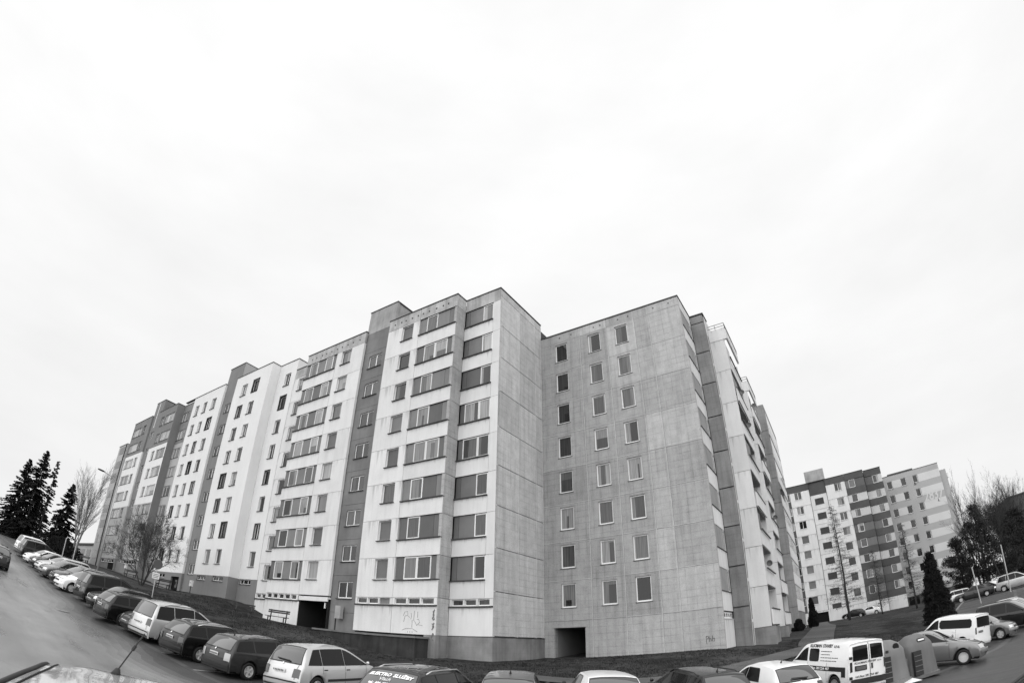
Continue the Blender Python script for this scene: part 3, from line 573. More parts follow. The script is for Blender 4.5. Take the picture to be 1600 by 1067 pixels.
for k in range(8):
    z = FZ + 2.8 * k
    f0.board('spandrel', 'far_dark', -9, -5.3, z - 1.3, z - .02, 0, .25); f0.window(-6.9, -5.35, z, z + 1.5, mull=(.5,), d=.1); f0.board('infill_board', 'infill', -9, -6.95, z, z + 1.5, .1)
    f0.wall('wall_panel', 'white_panel', -5.28, -1.55, z - 1.3, z + 1.5, [(-4.45, -3.08, z, z + 1.45)], gap=.02, depth=.2); f0.window(-4.45, -3.08, z, z + 1.45, mull=(.5,) if k > 4 else (), pane='pane' if k > 4 else 'infill', d=.12, sill='sill_pale')
    f1.wall('wall_panel', 'white_panel', -1.5, 1.65, z - 2.55, z + .25, [(-.78, .88, z - 1.6, z - .45)], gap=.02, depth=.2); f1.window(-.78, .88, z - 1.6, z - .45, mull=(.5,), pane='pane_dark', d=.1, sill='sill_dark')
    f0.wall('wall_panel', 'white_panel', 1.7, 5.42, z - 1.3, z + 1.5, [(3.3, 4.65, z, z + 1.45)], gap=.02, depth=.2); f0.window(3.3, 4.65, z, z + 1.45, mull=(.5,) if k in (7, 5) else (), pane='pane' if k > 3 else 'pane_dark', d=.12, sill='sill_pale')
    f0.board('spandrel', 'far_dark', 5.44, 9.12, z - 1.3, z - .02, 0, .25)
    f2.board('spandrel', 'far_dark', 9.3, 12.6, z - 1.3, z - .02, 0, .25)
    pale = k in (6, 5, 2)
    inf = 'infill_pale' if pale else 'infill'
    f0.board('infill_board', inf, 5.46, 6.1, z, z + 1.48, .1); f0.window(6.12, 7.25, z, z + 1.48, pane='pane', d=.08); f0.board('infill_board', inf, 7.27, 9.1, z, z + 1.48, .1)
    f2.board('infill_board', inf, 9.3, 10.78, z, z + 1.48, .1); f2.window(10.8, 11.88, z, z + 1.48, pane='pane', d=.08); f2.board('infill_board', 'infill_pale', 11.9, 12.58, z, z + 1.48, .04)
    zb = 2.85 + 2.8 * k
    bc = ((14.0, 15.02), (16.82, 17.88), (19.3, 20.25))
    f3.wall('wall', 'far_grey', 13.3, 24.9, zb - 1.3, zb + 1.5, [(a, c, zb, zb + 1.5) for a, c in bc], depth=.2, th=.25)
    for a, c in bc: f3.window(a, c, zb, zb + 1.5, pane='pane_dark', d=.12, fw=.07, sill='sill_pale', sill_out=.1)
    f3.board('painted_stripe', 'far_pale', 15.05, 16.8, zb + .02, zb + 1.48, -.012, .02)
    f3.board('painted_stripe', 'far_pale', 20.4, 24.88, zb - .05, zb + 1.48, -.012, .02)
f0.board('parapet', 'far_dark', -14, -1.55, 24.6, 25.8, 0, .25); f0.board('parapet', 'far_dark', 1.7, 5.4, 24.6, 25.8, 0, .25); f0.board('parapet', 'far_dark', 5.44, 9.12, 24.6, 25.8, 0, .25); f2.board('parapet', 'far_dark', 9.3, 12.6, 24.6, 25.8, 0, .25)
f1.board('wall_panel', 'far_dark', -1.5, 1.65, 23.35, 26.0, 0, .2); f1.board('wall_panel', 'tower_top', -1.85, 1.88, 26.0, 28.1, 0, .2); core(far, 'tower_core', 'tower_top', -1.8, 1.85, FY + .5, FY + 6, 23, 28.05)
f3.wall('wall', 'far_grey', 13.3, 24.9, 23.95, 25.05); f3.board('rooftop_box', 'far_dark', 14.7, 20, 25.0, 25.75, 1.5, 5)
f3.wall('base_wall', 'far_dark', 13.3, 24.9, -1.5, 1.55, [(13.7, 15.7, -1.5, 1.35)], depth=.3); f3.board('entrance', 'door_dark', 13.7, 15.7, -1.5, 1.35, .26, .05)
f0.wall('base_wall', 'white_panel', -14, 9.12, -1.5, 2.14, [(-5.2, -1.6, -1.5, 1.9)], depth=.3); f0.board('garage_door', 'door_dark', -5.2, -1.6, -1.5, 1.9, .27, .05); f2.wall('base_wall', 'white_panel', 9.3, 12.6, -1.5, 2.14)
for i in range(5): f0.window(1.9 + i * 1.45, 3.1 + i * 1.45, 1.6, 2.05, pane='pane_dark', d=-.02, fw=.06)
for i in range(2): f2.window(9.5 + i * 1.5, 10.8 + i * 1.5, 1.6, 2.05, pane='pane_dark', d=-.02, fw=.06)
f3.board('side_pilaster', 'far_grey', 24.92, 26.3, -1.5, 23.6, .6, 6)
for k in range(8): Facade(far, 26.3, 90).board('balcony_edge', 'white_panel', FYB + .7, FYB + 4, FZ + 2.8 * k - 1.2, FZ + 2.8 * k - .3, -.3, .28)
MB().box(-14, 9.15, FY - .05, FY + .3, 25.8, 25.88).box(9.15, 12.65, FYR - .05, FYR + .3, 25.8, 25.88).box(13.25, 24.95, FYB - .05, FYB + .3, 25.05, 25.13).build('coping', 'coping', far)
def lettering(txt, size, m, parent, loc, rot, name='lettering', ext=0.004, shear=0.0, align='LEFT', bold=0.0, sx=1.0):
    c = bpy.data.curves.new(name, 'FONT'); c.body = txt; c.size = size; c.extrude = ext; c.shear = shear; c.align_x = align; c.offset = bold; c.resolution_u = 2
    o = bpy.data.objects.new('tmp', c); me = bpy.data.meshes.new_from_object(o); bpy.data.objects.remove(o); me.name = name; me.materials.clear(); me.materials.append(MATS[m])
    t = link(name, me, parent, loc); t.rotation_euler = rot; t.scale = (sx, 1, 1); return t
lettering('2837', 2.75, 'far_pale', far, (20.55, FYB - .03, 18.32), (R(90), 0, 0), bold=.06, sx=.72, shear=.1)

# ================================================================== GROUND
import numpy as np
_CP = np.array([(0,0,-1.9),(-4,4,-1.92),(-16.4,10.3,-1.93),(-28,9,-1.15),(-39,9.5,-.28),(-54,10.5,.88),(-64,10,1.9),(-85,10,3.4),(-120,10,5.2),(-30,0,-1.1),(-60,-5,1.5),(-10,-10,-1.9),(20,-10,-2.6),
(.2,20.4,-2.5),(4.8,24.6,-2.85),(7.8,30,-3.1),(3.1,21.8,-2.72),(-5.6,13.2,-2.1),(-10,11,-1.98),(12,12,-2.7),(10,36,-3.1),(14,30,-3.2),(18,57,-1.3),(12,45,-2.6),(-1.7,17.4,-2.44),(-3.4,15.6,-2.38),(-7.6,11.8,-2.08),
(-9.5,18,-1.8),(-13,16.5,-1.7),(-19,33,-.82),(-7,33,-.80),(-4.4,38.5,-.98),(-4,50,-.78),(-3,60,-.38),(-18.5,27,-.95),(-22,25,-.97),(-27,24.2,-.8),(-33,23.6,0.2),(-38,25.5,.5),(-44,26,1.0),(-47,26,1.85),(-57,26,1.9),(-64,26,2.3),(-75,26,3.1),(-94,26,4.0),(-40,17,.4),(-60,17,1.8),(-25,17,-1.15),(-32,17,-.4),
(-6,104,.1),(12,104,-.2),(24,112,-.35),(0,80,-.3),(8,70,-1.0),(2,45,-1.6),(0,31,-1.9),(20,75,-1.0),(28,90,-.6),(-120,40,5),(-200,10,8),(60,120,0),(60,20,-3),(0,-60,-2.5),(0,200,1),(-150,150,5),(150,0,-3),(150,200,0),(-200,-60,7)], float)
_P = _CP[:, :2]; _n = len(_CP)
def _ker(d): return np.sqrt(d * d + 4.0)
_A = np.zeros((_n + 3, _n + 3)); _A[:_n, :_n] = _ker(np.linalg.norm(_P[:, None] - _P[None], axis=2)); _A[:_n, _n] = 1; _A[:_n, _n + 1:] = _P; _A[_n, :_n] = 1; _A[_n + 1:, :_n] = _P.T
_W = np.linalg.solve(_A, np.concatenate([_CP[:, 2], [0, 0, 0]]))
def gz(x, y): return float(_ker(np.hypot(_P[:, 0] - x, _P[:, 1] - y)) @ _W[:_n] + _W[_n] + _W[_n + 1] * x + _W[_n + 2] * y)

def asphalt(name, v, r0, r1, wet=1.0):
    m = bpy.data.materials.new(name); m.use_nodes = True; t = m.node_tree; b = t.nodes['Principled BSDF']; geo = N(t, 'ShaderNodeNewGeometry')
    def ns(sc, det, sv=None):
        n = N(t, 'ShaderNodeTexNoise', i_Scale=sc, i_Detail=det, i_Roughness=.6)
        if sv: mp = N(t, 'ShaderNodeMapping'); mp.inputs['Scale'].default_value = sv; L(t, geo.outputs['Position'], mp.inputs[0]); L(t, mp.outputs[0], n.inputs['Vector'])
        else: L(t, geo.outputs['Position'], n.inputs['Vector'])
        return n.outputs[0]
    def rg(o, a, b_, c, d): n = N(t, 'ShaderNodeMapRange', i_1=a, i_2=b_, i_3=c, i_4=d); L(t, o, n.inputs[0]); return n.outputs[0]
    def ml(o, p): n = N(t, 'ShaderNodeMath', operation='MULTIPLY'); L(t, o, n.inputs[0]); L(t, p, n.inputs[1]); return n.outputs[0]
    damp = ns(1.0, 4.0, (.07, .42, .3)); fine = ns(55.0, 4.0); blot = ns(.7, 5.0)
    c = ml(ml(rg(fine, .3, .7, v * .62, v * 1.45), rg(damp, .38, .64, 1.2, .62)), rg(blot, .35, .65, .88, 1.12))
    cr = N(t, 'ShaderNodeTexVoronoi', feature='DISTANCE_TO_EDGE', i_Scale=.16); mp = N(t, 'ShaderNodeVectorMath', operation='ADD'); nn = N(t, 'ShaderNodeTexNoise', i_Scale=.6, i_Detail=5.0)
    L(t, geo.outputs['Position'], nn.inputs['Vector']); sc = N(t, 'ShaderNodeVectorMath', operation='SCALE'); sc.inputs['Scale'].default_value = 3.0; L(t, nn.outputs['Color'], sc.inputs[0]); L(t, geo.outputs['Position'], mp.inputs[0]); L(t, sc.outputs[0], mp.inputs[1]); L(t, mp.outputs[0], cr.inputs['Vector'])
    c = ml(c, rg(cr.outputs['Distance'], .0, .006, .55, 1.0))
    cc = N(t, 'ShaderNodeCombineColor'); [L(t, c, cc.inputs[i]) for i in range(3)]; L(t, cc.outputs[0], b.inputs['Base Color'])
    L(t, rg(damp, .38, .62, r1, r0), b.inputs['Roughness']); b.inputs['Specular IOR Level'].default_value = .5 * wet
    bp = N(t, 'ShaderNodeBump', i_Strength=.35, i_Distance=.012); L(t, ns(90.0, 3.0), bp.inputs['Height']); L(t, bp.outputs[0], b.inputs['Normal'])
    MATS[name] = m
asphalt('road_asphalt', .17, .24, .45, 1.2); asphalt('bay_asphalt', .04, .42, .7, .7); asphalt('old_asphalt', .05, .4, .7, .6); asphalt('edge_a', .07, .36, .65, .75); asphalt('edge_b', .095, .32, .58, .9); asphalt('edge_c', .12, .29, .52, 1.0); asphalt('edge_d', .145, .26, .48, 1.1); asphalt('path_asphalt', .085, .7, .9, .4)
def grass_mat():
    m = bpy.data.materials.new('grass'); m.use_nodes = True; t = m.node_tree; b = t.nodes['Principled BSDF']; geo = N(t, 'ShaderNodeNewGeometry'); b.inputs['Roughness'].default_value = .95; b.inputs['Specular IOR Level'].default_value = .1
    def ns(sc, det, ro=.6): n = N(t, 'ShaderNodeTexNoise', i_Scale=sc, i_Detail=det, i_Roughness=ro); L(t, geo.outputs['Position'], n.inputs['Vector']); return n.outputs[0]
    def rg(o, a, b_, c, d): n = N(t, 'ShaderNodeMapRange', i_1=a, i_2=b_, i_3=c, i_4=d); L(t, o, n.inputs[0]); return n.outputs[0]
    def ml(o, p): n = N(t, 'ShaderNodeMath', operation='MULTIPLY'); L(t, o, n.inputs[0]); L(t, p, n.inputs[1]); return n.outputs[0]
    c = ml(ml(rg(ns(.28, 6.0, .7), .38, .66, .016, .058), rg(ns(30.0, 4.0), .3, .7, .5, 1.6)), rg(ns(3.0, 5.0, .7), .35, .7, .65, 1.5))
    cc = N(t, 'ShaderNodeCombineColor'); [L(t, c, cc.inputs[i]) for i in range(3)]; L(t, cc.outputs[0], b.inputs['Base Color'])
    bp = N(t, 'ShaderNodeBump', i_Strength=.9, i_Distance=.05); L(t, ns(14.0, 5.0), bp.inputs['Height']); L(t, bp.outputs[0], b.inputs['Normal']); MATS['grass'] = m
grass_mat()
mat('kerb', .16, .9, var=.2, scale=1.5); mat('road_paint', .5, .8, var=.3, scale=4); mat('gutter', .075, .5, var=.3, scale=2)

def catmull(pts, n):
    out = []; P = [Vector(p) for p in pts]
    for i in range(len(P) - 1):
        p0, p1, p2, p3 = P[max(i - 1, 0)], P[i], P[i + 1], P[min(i + 2, len(P) - 1)]
        for j in range(n):
            t = j / n; out.append(.5 * ((2 * p1) + (p2 - p0) * t + (2 * p0 - 5 * p1 + 4 * p2 - p3) * t * t + (3 * p1 - p0 - 3 * p2 + p3) * t ** 3))
    return out + [P[-1]]
KERB = catmull([(-200, 17), (-120, 15.5), (-90, 14.8), (-70, 14.5), (-50, 14.3), (-35, 14.3), (-25, 14.3), (-18, 14.3), (-12.5, 14.3), (-10.6, 14.7), (-9.5, 15.8), (-8.1, 17.4), (-6.6, 19.6), (-4.4, 21.6), (-2.3, 24.2), (.3, 28), (3, 32.6), (4.8, 36.8), (7, 43), (10, 52), (13, 62), (16, 75), (20, 95)], 8)
KN = []
for i, p in enumerate(KERB):
    d = (KERB[min(i + 1, len(KERB) - 1)] - KERB[max(i - 1, 0)]).normalized(); KN.append(Vector((d.y, -d.x)))
from mathutils import noise as mnoise
def band(name, m, s0, s1, n, dz, parent=None, wob=0.0, i0=0, i1=None):
    b = MB(); idx = range(i0, (i1 or len(KERB) - 1) + 1); S = [s0 + (s1 - s0) * (j / n) for j in range(n + 1)]
    for i in idx:
        for s in S: q = KERB[i] + KN[i] * (s + (mnoise.noise(Vector((KERB[i].x * .23, KERB[i].y * .23, 3))) * wob + mnoise.noise(Vector((KERB[i].x * .9, KERB[i].y * .9, 8))) * wob * .4 if 5.6 < s < 9 else 0)); b.v.append((q.x, q.y, gz(q.x, q.y) + dz))
    m_ = n + 1; k = len(list(idx))
    for a in range(k - 1):
        for j in range(n): b.f.append((a * m_ + j, a * m_ + j + 1, (a + 1) * m_ + j + 1, (a + 1) * m_ + j)[::-1])
    return b.build(name, m, parent, True)
structure(band('road', 'road_asphalt', 7.9, 30, 24, 0.0, i1=100, wob=.7))
for q_, (a_, b_) in enumerate(((5.45, 6.2), (6.2, 6.65), (6.65, 7.1), (7.1, 7.5), (7.5, 7.9))): structure(band('road_edge', ('old_asphalt', 'edge_a', 'edge_b', 'edge_c', 'edge_d')[q_], a_, b_, 1, 0.0, i1=100, wob=.7))
structure(band('road', 'old_asphalt', 5.45, 30, 24, 0.0, i0=100)); structure(band('parking_strip', 'bay_asphalt', 0.0, 5.15, 8, 0.0)); structure(band('gutter', 'gutter', 5.15, 5.45, 1, 0.002))
structure(band('verge', 'grass', -1.6, -.14, 2, .10))
kb = MB(); 
_KX = np.array([p.x for p in KERB]); _KY = np.array([p.y for p in KERB]); _NX = np.array([p.x for p in KN]); _NY = np.array([p.y for p in KN])
def sdist(x, y):
    d = (_KX - x) ** 2 + (_KY - y) ** 2; i = int(d.argmin()); return (x - _KX[i]) * _NX[i] + (y - _KY[i]) * _NY[i], math.sqrt(d[i])
kerb = thing('kerb', 'long concrete kerb between the parked cars and the grass', 'kerb')
for i in range(60, len(KERB) - 1):                                   # kerb stones, one by one where they can be told apart
    a, c = KERB[i], KERB[i + 1]; na, nc = KN[i], KN[i + 1]; za, zc = gz(a.x, a.y), gz(c.x, c.y); b = MB()
    e = (c - a).normalized() * .008; a, c = a + e, c - e
    for p, n_, z in ((a, na, za), (c, nc, zc)):
        b.v += [(p.x + n_.x * s, p.y + n_.y * s, z + h) for s, h in ((.02, -.2), (.02, .10), (0.0, .12), (-.14, .12), (-.14, -.2))]
    b.f += [(j, (j + 1) % 5, 5 + (j + 1) % 5, 5 + j) for j in range(5)] + [(4, 3, 2, 1, 0), (5, 6, 7, 8, 9)]
    b.build('kerb_stone', 'kerb', kerb)
# the lawn: one sheet to the horizon, sunk under the paving
def axis(lo, hi, fine0, fine1, fs): 
    a = list(np.arange(fine0, fine1, fs)); st = fs; x = fine1
    while x < hi: a.append(x); st *= 1.25; x += st
    a.append(hi); st = fs; x = fine0
    pre = []
    while x > lo: st *= 1.25; x -= st; pre.append(max(x, lo))
    return pre[::-1] + a
AX = axis(-900, 900, -100, 26, 1.0); AY = axis(-500, 1500, 12, 106, 1.0)
b = MB()
for y in AY:
    for x in AX:
        sd, ds = sdist(x, y); inside = sd > -.2 and ds < 33
        z = gz(x, y) if abs(x) < 220 and -70 < y < 220 else gz(max(-200, min(150, x)), max(-60, min(200, y)))
        b.v.append((x, y, z - (.5 if inside else -.075)))
nx = len(AX)
for j in range(len(AY) - 1):
    for i in range(nx - 1): b.f.append((j * nx + i, j * nx + i + 1, (j + 1) * nx + i + 1, (j + 1) * nx + i))
structure(b.build('lawn', 'grass', None, True))
def path(name, pts, w, m, dz, n=8, kind=structure):
    c = catmull(pts, n); b = MB()
    for i, p in enumerate(c):
        d = (c[min(i + 1, len(c) - 1)] - c[max(i - 1, 0)]).normalized(); nn = Vector((d.y, -d.x)) * w / 2
        for s in (-1, -.33, .33, 1): q = p + nn * s; b.v.append((q.x, q.y, gz(q.x, q.y) + dz))
    for i in range(len(c) - 1):
        for j in range(3): b.f.append((i * 4 + j, i * 4 + j + 1, i * 4 + j + 5, i * 4 + j + 4)[::-1])
    return kind(b.build(name, m, None, True))
path('footpath', [(-15, 22), (-10.4, 21.5), (-7.1, 23.3), (-4.6, 27.0), (-2.6, 31.5), (-1.6, 35)], 1.5, 'path_asphalt', .15)
path('footpath', [(-1.4, 35.5), (-1.7, 42), (-1.7, 50), (-1.6, 62), (-2.6, 80), (-3.2, 104)], 2.4, 'path_asphalt', .13)
path('footpath', [(-52, 24), (-62, 24.2), (-85, 24.3)], 1.6, 'path_asphalt', .14)
for x, y in ((-13.0, 4.6), (-27.5, 6.6)):
    mh = thing('manhole_cover', 'round dark iron manhole cover in the road' if x > -20 else 'round dark iron manhole cover farther up the road', 'manhole cover', (x, y, gz(x, y) + .004)); MB().lathe([(0, .012), (.28, .012), (.30, .0), (.36, .008), (.36, -.02)], 24).build('lid', 'plinth', mh)
# painted bay lines
for i in range(14):
    x = -13.3 - i * 2.85; b = MB(); d = Vector((math.sin(R(-10)), math.cos(R(-10))))
    pts = [Vector((x + .9, 9.0)) + d * t for t in np.linspace(0, 4.6, 6)]
    for p in pts:
        for s in (-.05, .05): b.v.append((p.x + s, p.y, gz(p.x, p.y) + .012))
    b.f = [(2 * k, 2 * k + 1, 2 * k + 3, 2 * k + 2) for k in range(5)]
    structure(b.build('bay_marking', 'road_paint'))
# terrace along the panel block with its stained retaining wall
ter = thing('retaining_wall', 'dark stained concrete retaining wall of the walkway below the white panels', 'retaining wall')
b = MB(); b.box(-33.2, -23.2, 25.55, 25.8, -1.6, .40); b.build('wall', 'mossy_wall', ter)
MB().box(-23.45, -23.2, 25.8, 26.78, -1.6, .38).build('end_wall', 'mossy_wall', ter)
MB().box(-33.3, -23.12, 25.48, 26.78, .40, .52).build('walkway_slab', 'kerb', ter)
MB().poly([(-33.2, 25.55, .40), (-33.2, 26.8, .40), (-43.0, 26.8, .3), (-43.0, 24.0, .1)]).build('entry_pavement', 'path_asphalt', ter)

# ================================================================== VEHICLES
def paint(name, v, metal=.0, rough=.35, coat=1.0): return mat(name, v, rough, spots=.0, spec=.15, metal=metal, coat=coat)
paint('paint_white', .84); paint('paint_steel', .2, .5, .35); paint('paint_silver', .58, .45, .35); paint('paint_grey', .16, .7, .4); paint('paint_dark', .010, .0, .45, .9); paint('paint_black', .004, .0, .45, .9); paint('paint_mid', .026, .0, .5, .9); mat('paint_near', .5, .2, spec=.5, metal=.3, coat=1.0); paint('paint_pale', .55, .6, .38)
def glass_mat(name, spec, coat):
    m = bpy.data.materials.new(name); m.use_nodes = True; t = m.node_tree; b = t.nodes['Principled BSDF']
    b.inputs['Base Color'].default_value = (.008, .008, .008, 1); b.inputs['Roughness'].default_value = .04; b.inputs['Specular IOR Level'].default_value = spec; b.inputs['Coat Weight'].default_value = coat; b.inputs['Coat Roughness'].default_value = .02
    MATS[name] = m
glass_mat('car_glass', .25, 0.0); glass_mat('rear_glass', .8, 1.0)
mat('rubber', .018, .85, var=.1); mat('plastic', .03, .6); mat('rim', .62, .35, metal=.2); mat('hubcap', .45, .4, metal=.4); mat('lamp_red', .018, .12, spec=.6, coat=1); mat('lamp_clear', .6, .08, metal=.5, coat=1)
mat('plate', .62, .5); mat('plate_ink', .04, .6); mat('chrome', .7, .15, metal=1.0); mat('decal_white', .85, .6); mat('decal_black', .02, .5); mat('seam', .01, .8)
mat('lamp_pale', .45, .2, coat=1)

PROF = {
 'wagon':  (4.57, 1.77, 1.47, .93, [(.0,.28),(-.002,.5),(.006,.80),(.022,.96),(.095,1.33),(.15,1.435),(.40,1.47),(.55,1.43),(.735,1.0),(.86,.90),(.955,.77),(.99,.6),(1,.42),(.985,.24)]),
 'hatch':  (4.0, 1.66, 1.43, .91, [(.0,.28),(-.002,.5),(.012,.80),(.035,.93),(.13,1.29),(.2,1.385),(.42,1.43),(.55,1.39),(.74,.97),(.86,.88),(.955,.76),(.99,.58),(1,.42),(.985,.24)]),
 'scenic': (4.15, 1.72, 1.62, .98, [(.0,.28),(-.002,.55),(.02,.85),(.045,1.0),(.10,1.40),(.16,1.56),(.40,1.62),(.55,1.56),(.80,1.05),(.88,.95),(.96,.8),(.99,.6),(1,.42),(.985,.24)]),
 'mpv':    (4.62, 1.81, 1.75, 1.05, [(.0,.28),(-.002,.55),(.015,.9),(.028,1.06),(.085,1.58),(.13,1.70),(.40,1.75),(.56,1.68),(.79,1.08),(.88,.98),(.96,.82),(.99,.6),(1,.42),(.985,.24)]),
 'sedan':  (4.72, 1.80, 1.45, .97, [(.0,.28),(-.002,.55),(.010,.88),(.04,.99),(.16,1.03),(.31,1.36),(.42,1.45),(.52,1.42),(.70,1.0),(.86,.9),(.955,.76),(.99,.6),(1,.42),(.985,.24)]),
 'van':    (4.12, 1.73, 1.80, 1.08, [(.0,.28),(-.002,.5),(.003,1.0),(.008,1.3),(.02,1.66),(.05,1.765),(.35,1.80),(.54,1.76),(.64,1.64),(.80,1.10),(.88,1.00),(.965,.86),(.995,.62),(1,.42),(.985,.24)]),
}
WHEELS = {}
def wheel_mesh(r, alloy):
    if (r, alloy) in WHEELS: return WHEELS[(r, alloy)]
    t = MB().lathe([(r * .66, -.095), (r * .9, -.10), (r * .985, -.07), (r, 0), (r * .985, .07), (r * .9, .10), (r * .66, .095), (r * .64, .0), (r * .66, -.095)], 26, 'y').mesh('tyre', 'rubber', True)
    b = MB(); b.lathe([(r * .67, .085), (r * .62, .09), (r * .58, .05), (r * .56, -.02)], 26, 'y'); b.disc((0, .0, 0), r * .57, 'y', 22)
    ns = {0: 12, 1: 5, 2: 14}[alloy]
    for j in range(ns):
        a = 2 * math.pi * j / ns; w_ = .055 if alloy == 1 else .022; b.bar((math.cos(a) * r * .1, .055, math.sin(a) * r * .1), (math.cos(a) * r * .62, .065, math.sin(a) * r * .62), w_, .04)
    b.lathe([(0, .075), (r * .16, .07), (r * .17, .03)], 14, 'y')
    rim = b.mesh('rim', 'rim' if alloy else 'hubcap')
    bk = MB().disc((0, -.03, 0), r * .62, 'y', 20).mesh('brake', 'seam'); WHEELS[(r, alloy)] = (t, rim, bk); return WHEELS[(r, alloy)]

class Car:
    def __init__(s, kind, label, paintm, pos, az, rails=None, alloy=1, antenna=None, at='rear', cat='car', group=None, trim=None, dark_glass='car_glass', rearlamp=(.62, .88), simple=False, name='parked_car', rearlamp_m='lamp_red', bumper=None):
        s.kind = kind; s.L, s.W, s.H, s.belt, pr = PROF[kind]; s.p = paintm
        s.pr = catmull([(a * s.L, z) for a, z in pr], 9)
        d = Vector((math.sin(R(az)), math.cos(R(az))))
        off = {'rear': 0.0, 'front': s.L}.get(at, None)
        if at == 'roof': off = [x for x, z in pr if z > s.H * .93][0] * s.L
        o = Vector(pos) - d * off
        mid = o + d * s.L / 2; lf = Vector((-d.y, d.x))
        zf, zr = gz(*(o + d * s.L * .82)), gz(*(o + d * s.L * .18)); zl, zrr = gz(*(mid + lf * .75)), gz(*(mid - lf * .75))
        fx = Vector((d.x, d.y, (zf - zr) / (s.L * .64))).normalized(); ly = Vector((lf.x, lf.y, (zl - zrr) / 1.5)); ly = (ly - fx * ly.dot(fx)).normalized(); uz = fx.cross(ly)
        o3 = Vector((o.x, o.y, zr - (zf - zr) * .28))
        s.root = thing(name, label, cat, group=group)
        s.root.matrix_world = Matrix(((fx.x, ly.x, uz.x, o3.x), (fx.y, ly.y, uz.y, o3.y), (fx.z, ly.z, uz.z, o3.z), (0, 0, 0, 1)))
        s.xw = (s.L * .20 if kind != 'van' else s.L * .2, s.L * .81); s.rw = .31 if s.H < 1.6 else .325
        s.body(); s.windows(dark_glass)
        if not simple: s.details(rails, alloy, antenna, trim, rearlamp, rearlamp_m, bumper)
        else: s.wheels(alloy); s.lamps(rearlamp, rearlamp_m)
    # -- surface functions
    def w0(s, x):
        t = x / s.L; a = 1 - .10 * max(0, (t - .62) / .38) ** 2 - .07 * max(0, (.3 - t) / .3) ** 2; return s.W / 2 * a
    def bend(s, p):
        x, y, z = p; q = abs(y) / (s.W / 2)
        x2 = x + .16 * q ** 3.2 * math.exp(-max(0, x) / .35) - .30 * q ** 2.6 * math.exp(-max(0, s.L - x) / .45)
        return (x2, y, z)
    def zlow(s, x):
        z = .23 + .05 * (abs(x / s.L - .5) > .42)
        for xw in s.xw:
            ra = s.rw + .055
            if abs(x - xw) < ra: z = max(z, s.rw + math.sqrt(ra * ra - (x - xw) ** 2))
        return z
    def ring(s, x, zt):
        w = s.w0(x); bl = s.belt + .04 * (.5 - x / s.L); g = max(0, min(1, (zt - bl - .02) / (s.H - bl)))
        wr = w * .95 * (1 - g) + (s.W / 2 * (.74 if s.kind != 'van' else .86)) * g; zl = min(s.zlow(x), zt - .06); e = .115 * g + .035
        z4 = min(bl, zt - e - .01); zm = min(.58, z4 - .03); zm = max(zm, zl + .02) if zl + .02 < z4 else (zl + z4) / 2
        za = min(zl + .09, (zl + zm) / 2)
        return [(w * .93, zl), (w * .985, za), (w, zm), (w * .995, zm + (z4 - zm) * .6), (w * .965, z4), (wr, max(zt - e, z4 + .004)), (wr * .94, zt - e * .36), (wr * .55, zt - .008), (0, zt)]
    def top(s, x, zt, f):
        r = s.ring(x, zt); wr = r[5][0]; k = [(0, zt), (.55, zt - .008), (.94, r[6][1]), (1, r[5][1])]; a = abs(f)
        for (f0, z0), (f1, z1) in zip(k, k[1:]):
            if a <= f1: z = z0 + (z1 - z0) * (a - f0) / (f1 - f0); break
        return (x, f * wr, z)
    def ztop(s, x):
        best = 0
        for a, c in zip(s.pr, s.pr[1:]):
            lo, hi = sorted((a.x, c.x))
            if lo <= x <= hi and hi > lo: best = max(best, a.y + (c.y - a.y) * (x - a.x) / (c.x - a.x))
        return best
    def side(s, x, z):
        r = s.ring(x, s.ztop(x)); 
        for (y0, z0), (y1, z1) in zip(r, r[1:]):
            if z0 <= z <= z1: return y0 + (y1 - y0) * (z - z0) / max(1e-5, z1 - z0)
        return r[5][0]
    def body(s):
        b = MB(); n = 17
        st = [(p.x, p.y) for p in s.pr]
        # refine long flat runs so that the wheel arches come out round
        st2 = []
        for (x0, z0), (x1, z1) in zip(st, st[1:]):
            k = max(1, int(abs(x1 - x0) / .07)); st2 += [(x0 + (x1 - x0) * i / k, z0 + (z1 - z0) * i / k) for i in range(k)]
        st2.append(st[-1])
        for x, zt in st2:
            h = s.ring(x, zt); full = [(-y, z) for y, z in h[:-1]] + [h[-1]] + [(y, z) for y, z in reversed(h[:-1])]
            b.v += [s.bend((x, y, z)) for y, z in full]
        for i in range(len(st2) - 1):
            for j in range(n - 1): b.f.append((i * n + j, i * n + j + 1, (i + 1) * n + j + 1, (i + 1) * n + j))
        b.f.append(tuple(range(n))); b.f.append(tuple((len(st2) - 1) * n + j for j in reversed(range(n))))
        s.bo = b.build('body', s.p, s.root); edge_split(s.bo, 38)
        MB().box(.25, s.L - .3, -s.W * .40, s.W * .40, .19, .62).build('underbody', 'seam', s.root)
    def patch(s, name, m, zc, f0, f1, end, off=.008, nf=8, parent=None):
        """panel that follows the body skin: zc=(z0,z1) along the profile at the rear or front end, f0..f1 across"""
        P = s.pr; half = max(range(len(P)), key=lambda i: P[i].y)
        seq = P[:half + 1] if end == 'rear' else P[half:][::-1]
        pts = []
        for (a, c) in zip(seq, seq[1:]):
            for t in (0, .5):
                q = a + (c - a) * t
                if zc[0] <= q.y <= zc[1]: pts.append(q)
        if len(pts) < 2: return None
        def cross(z):
            for a, c in zip(seq, seq[1:]):
                if a.y <= z <= c.y: return a + (c - a) * ((z - a.y) / max(1e-6, c.y - a.y))
        c0, c1 = cross(zc[0]), cross(zc[1]); pts = ([c0] if c0 else []) + pts + ([c1] if c1 else [])
        b = MB()
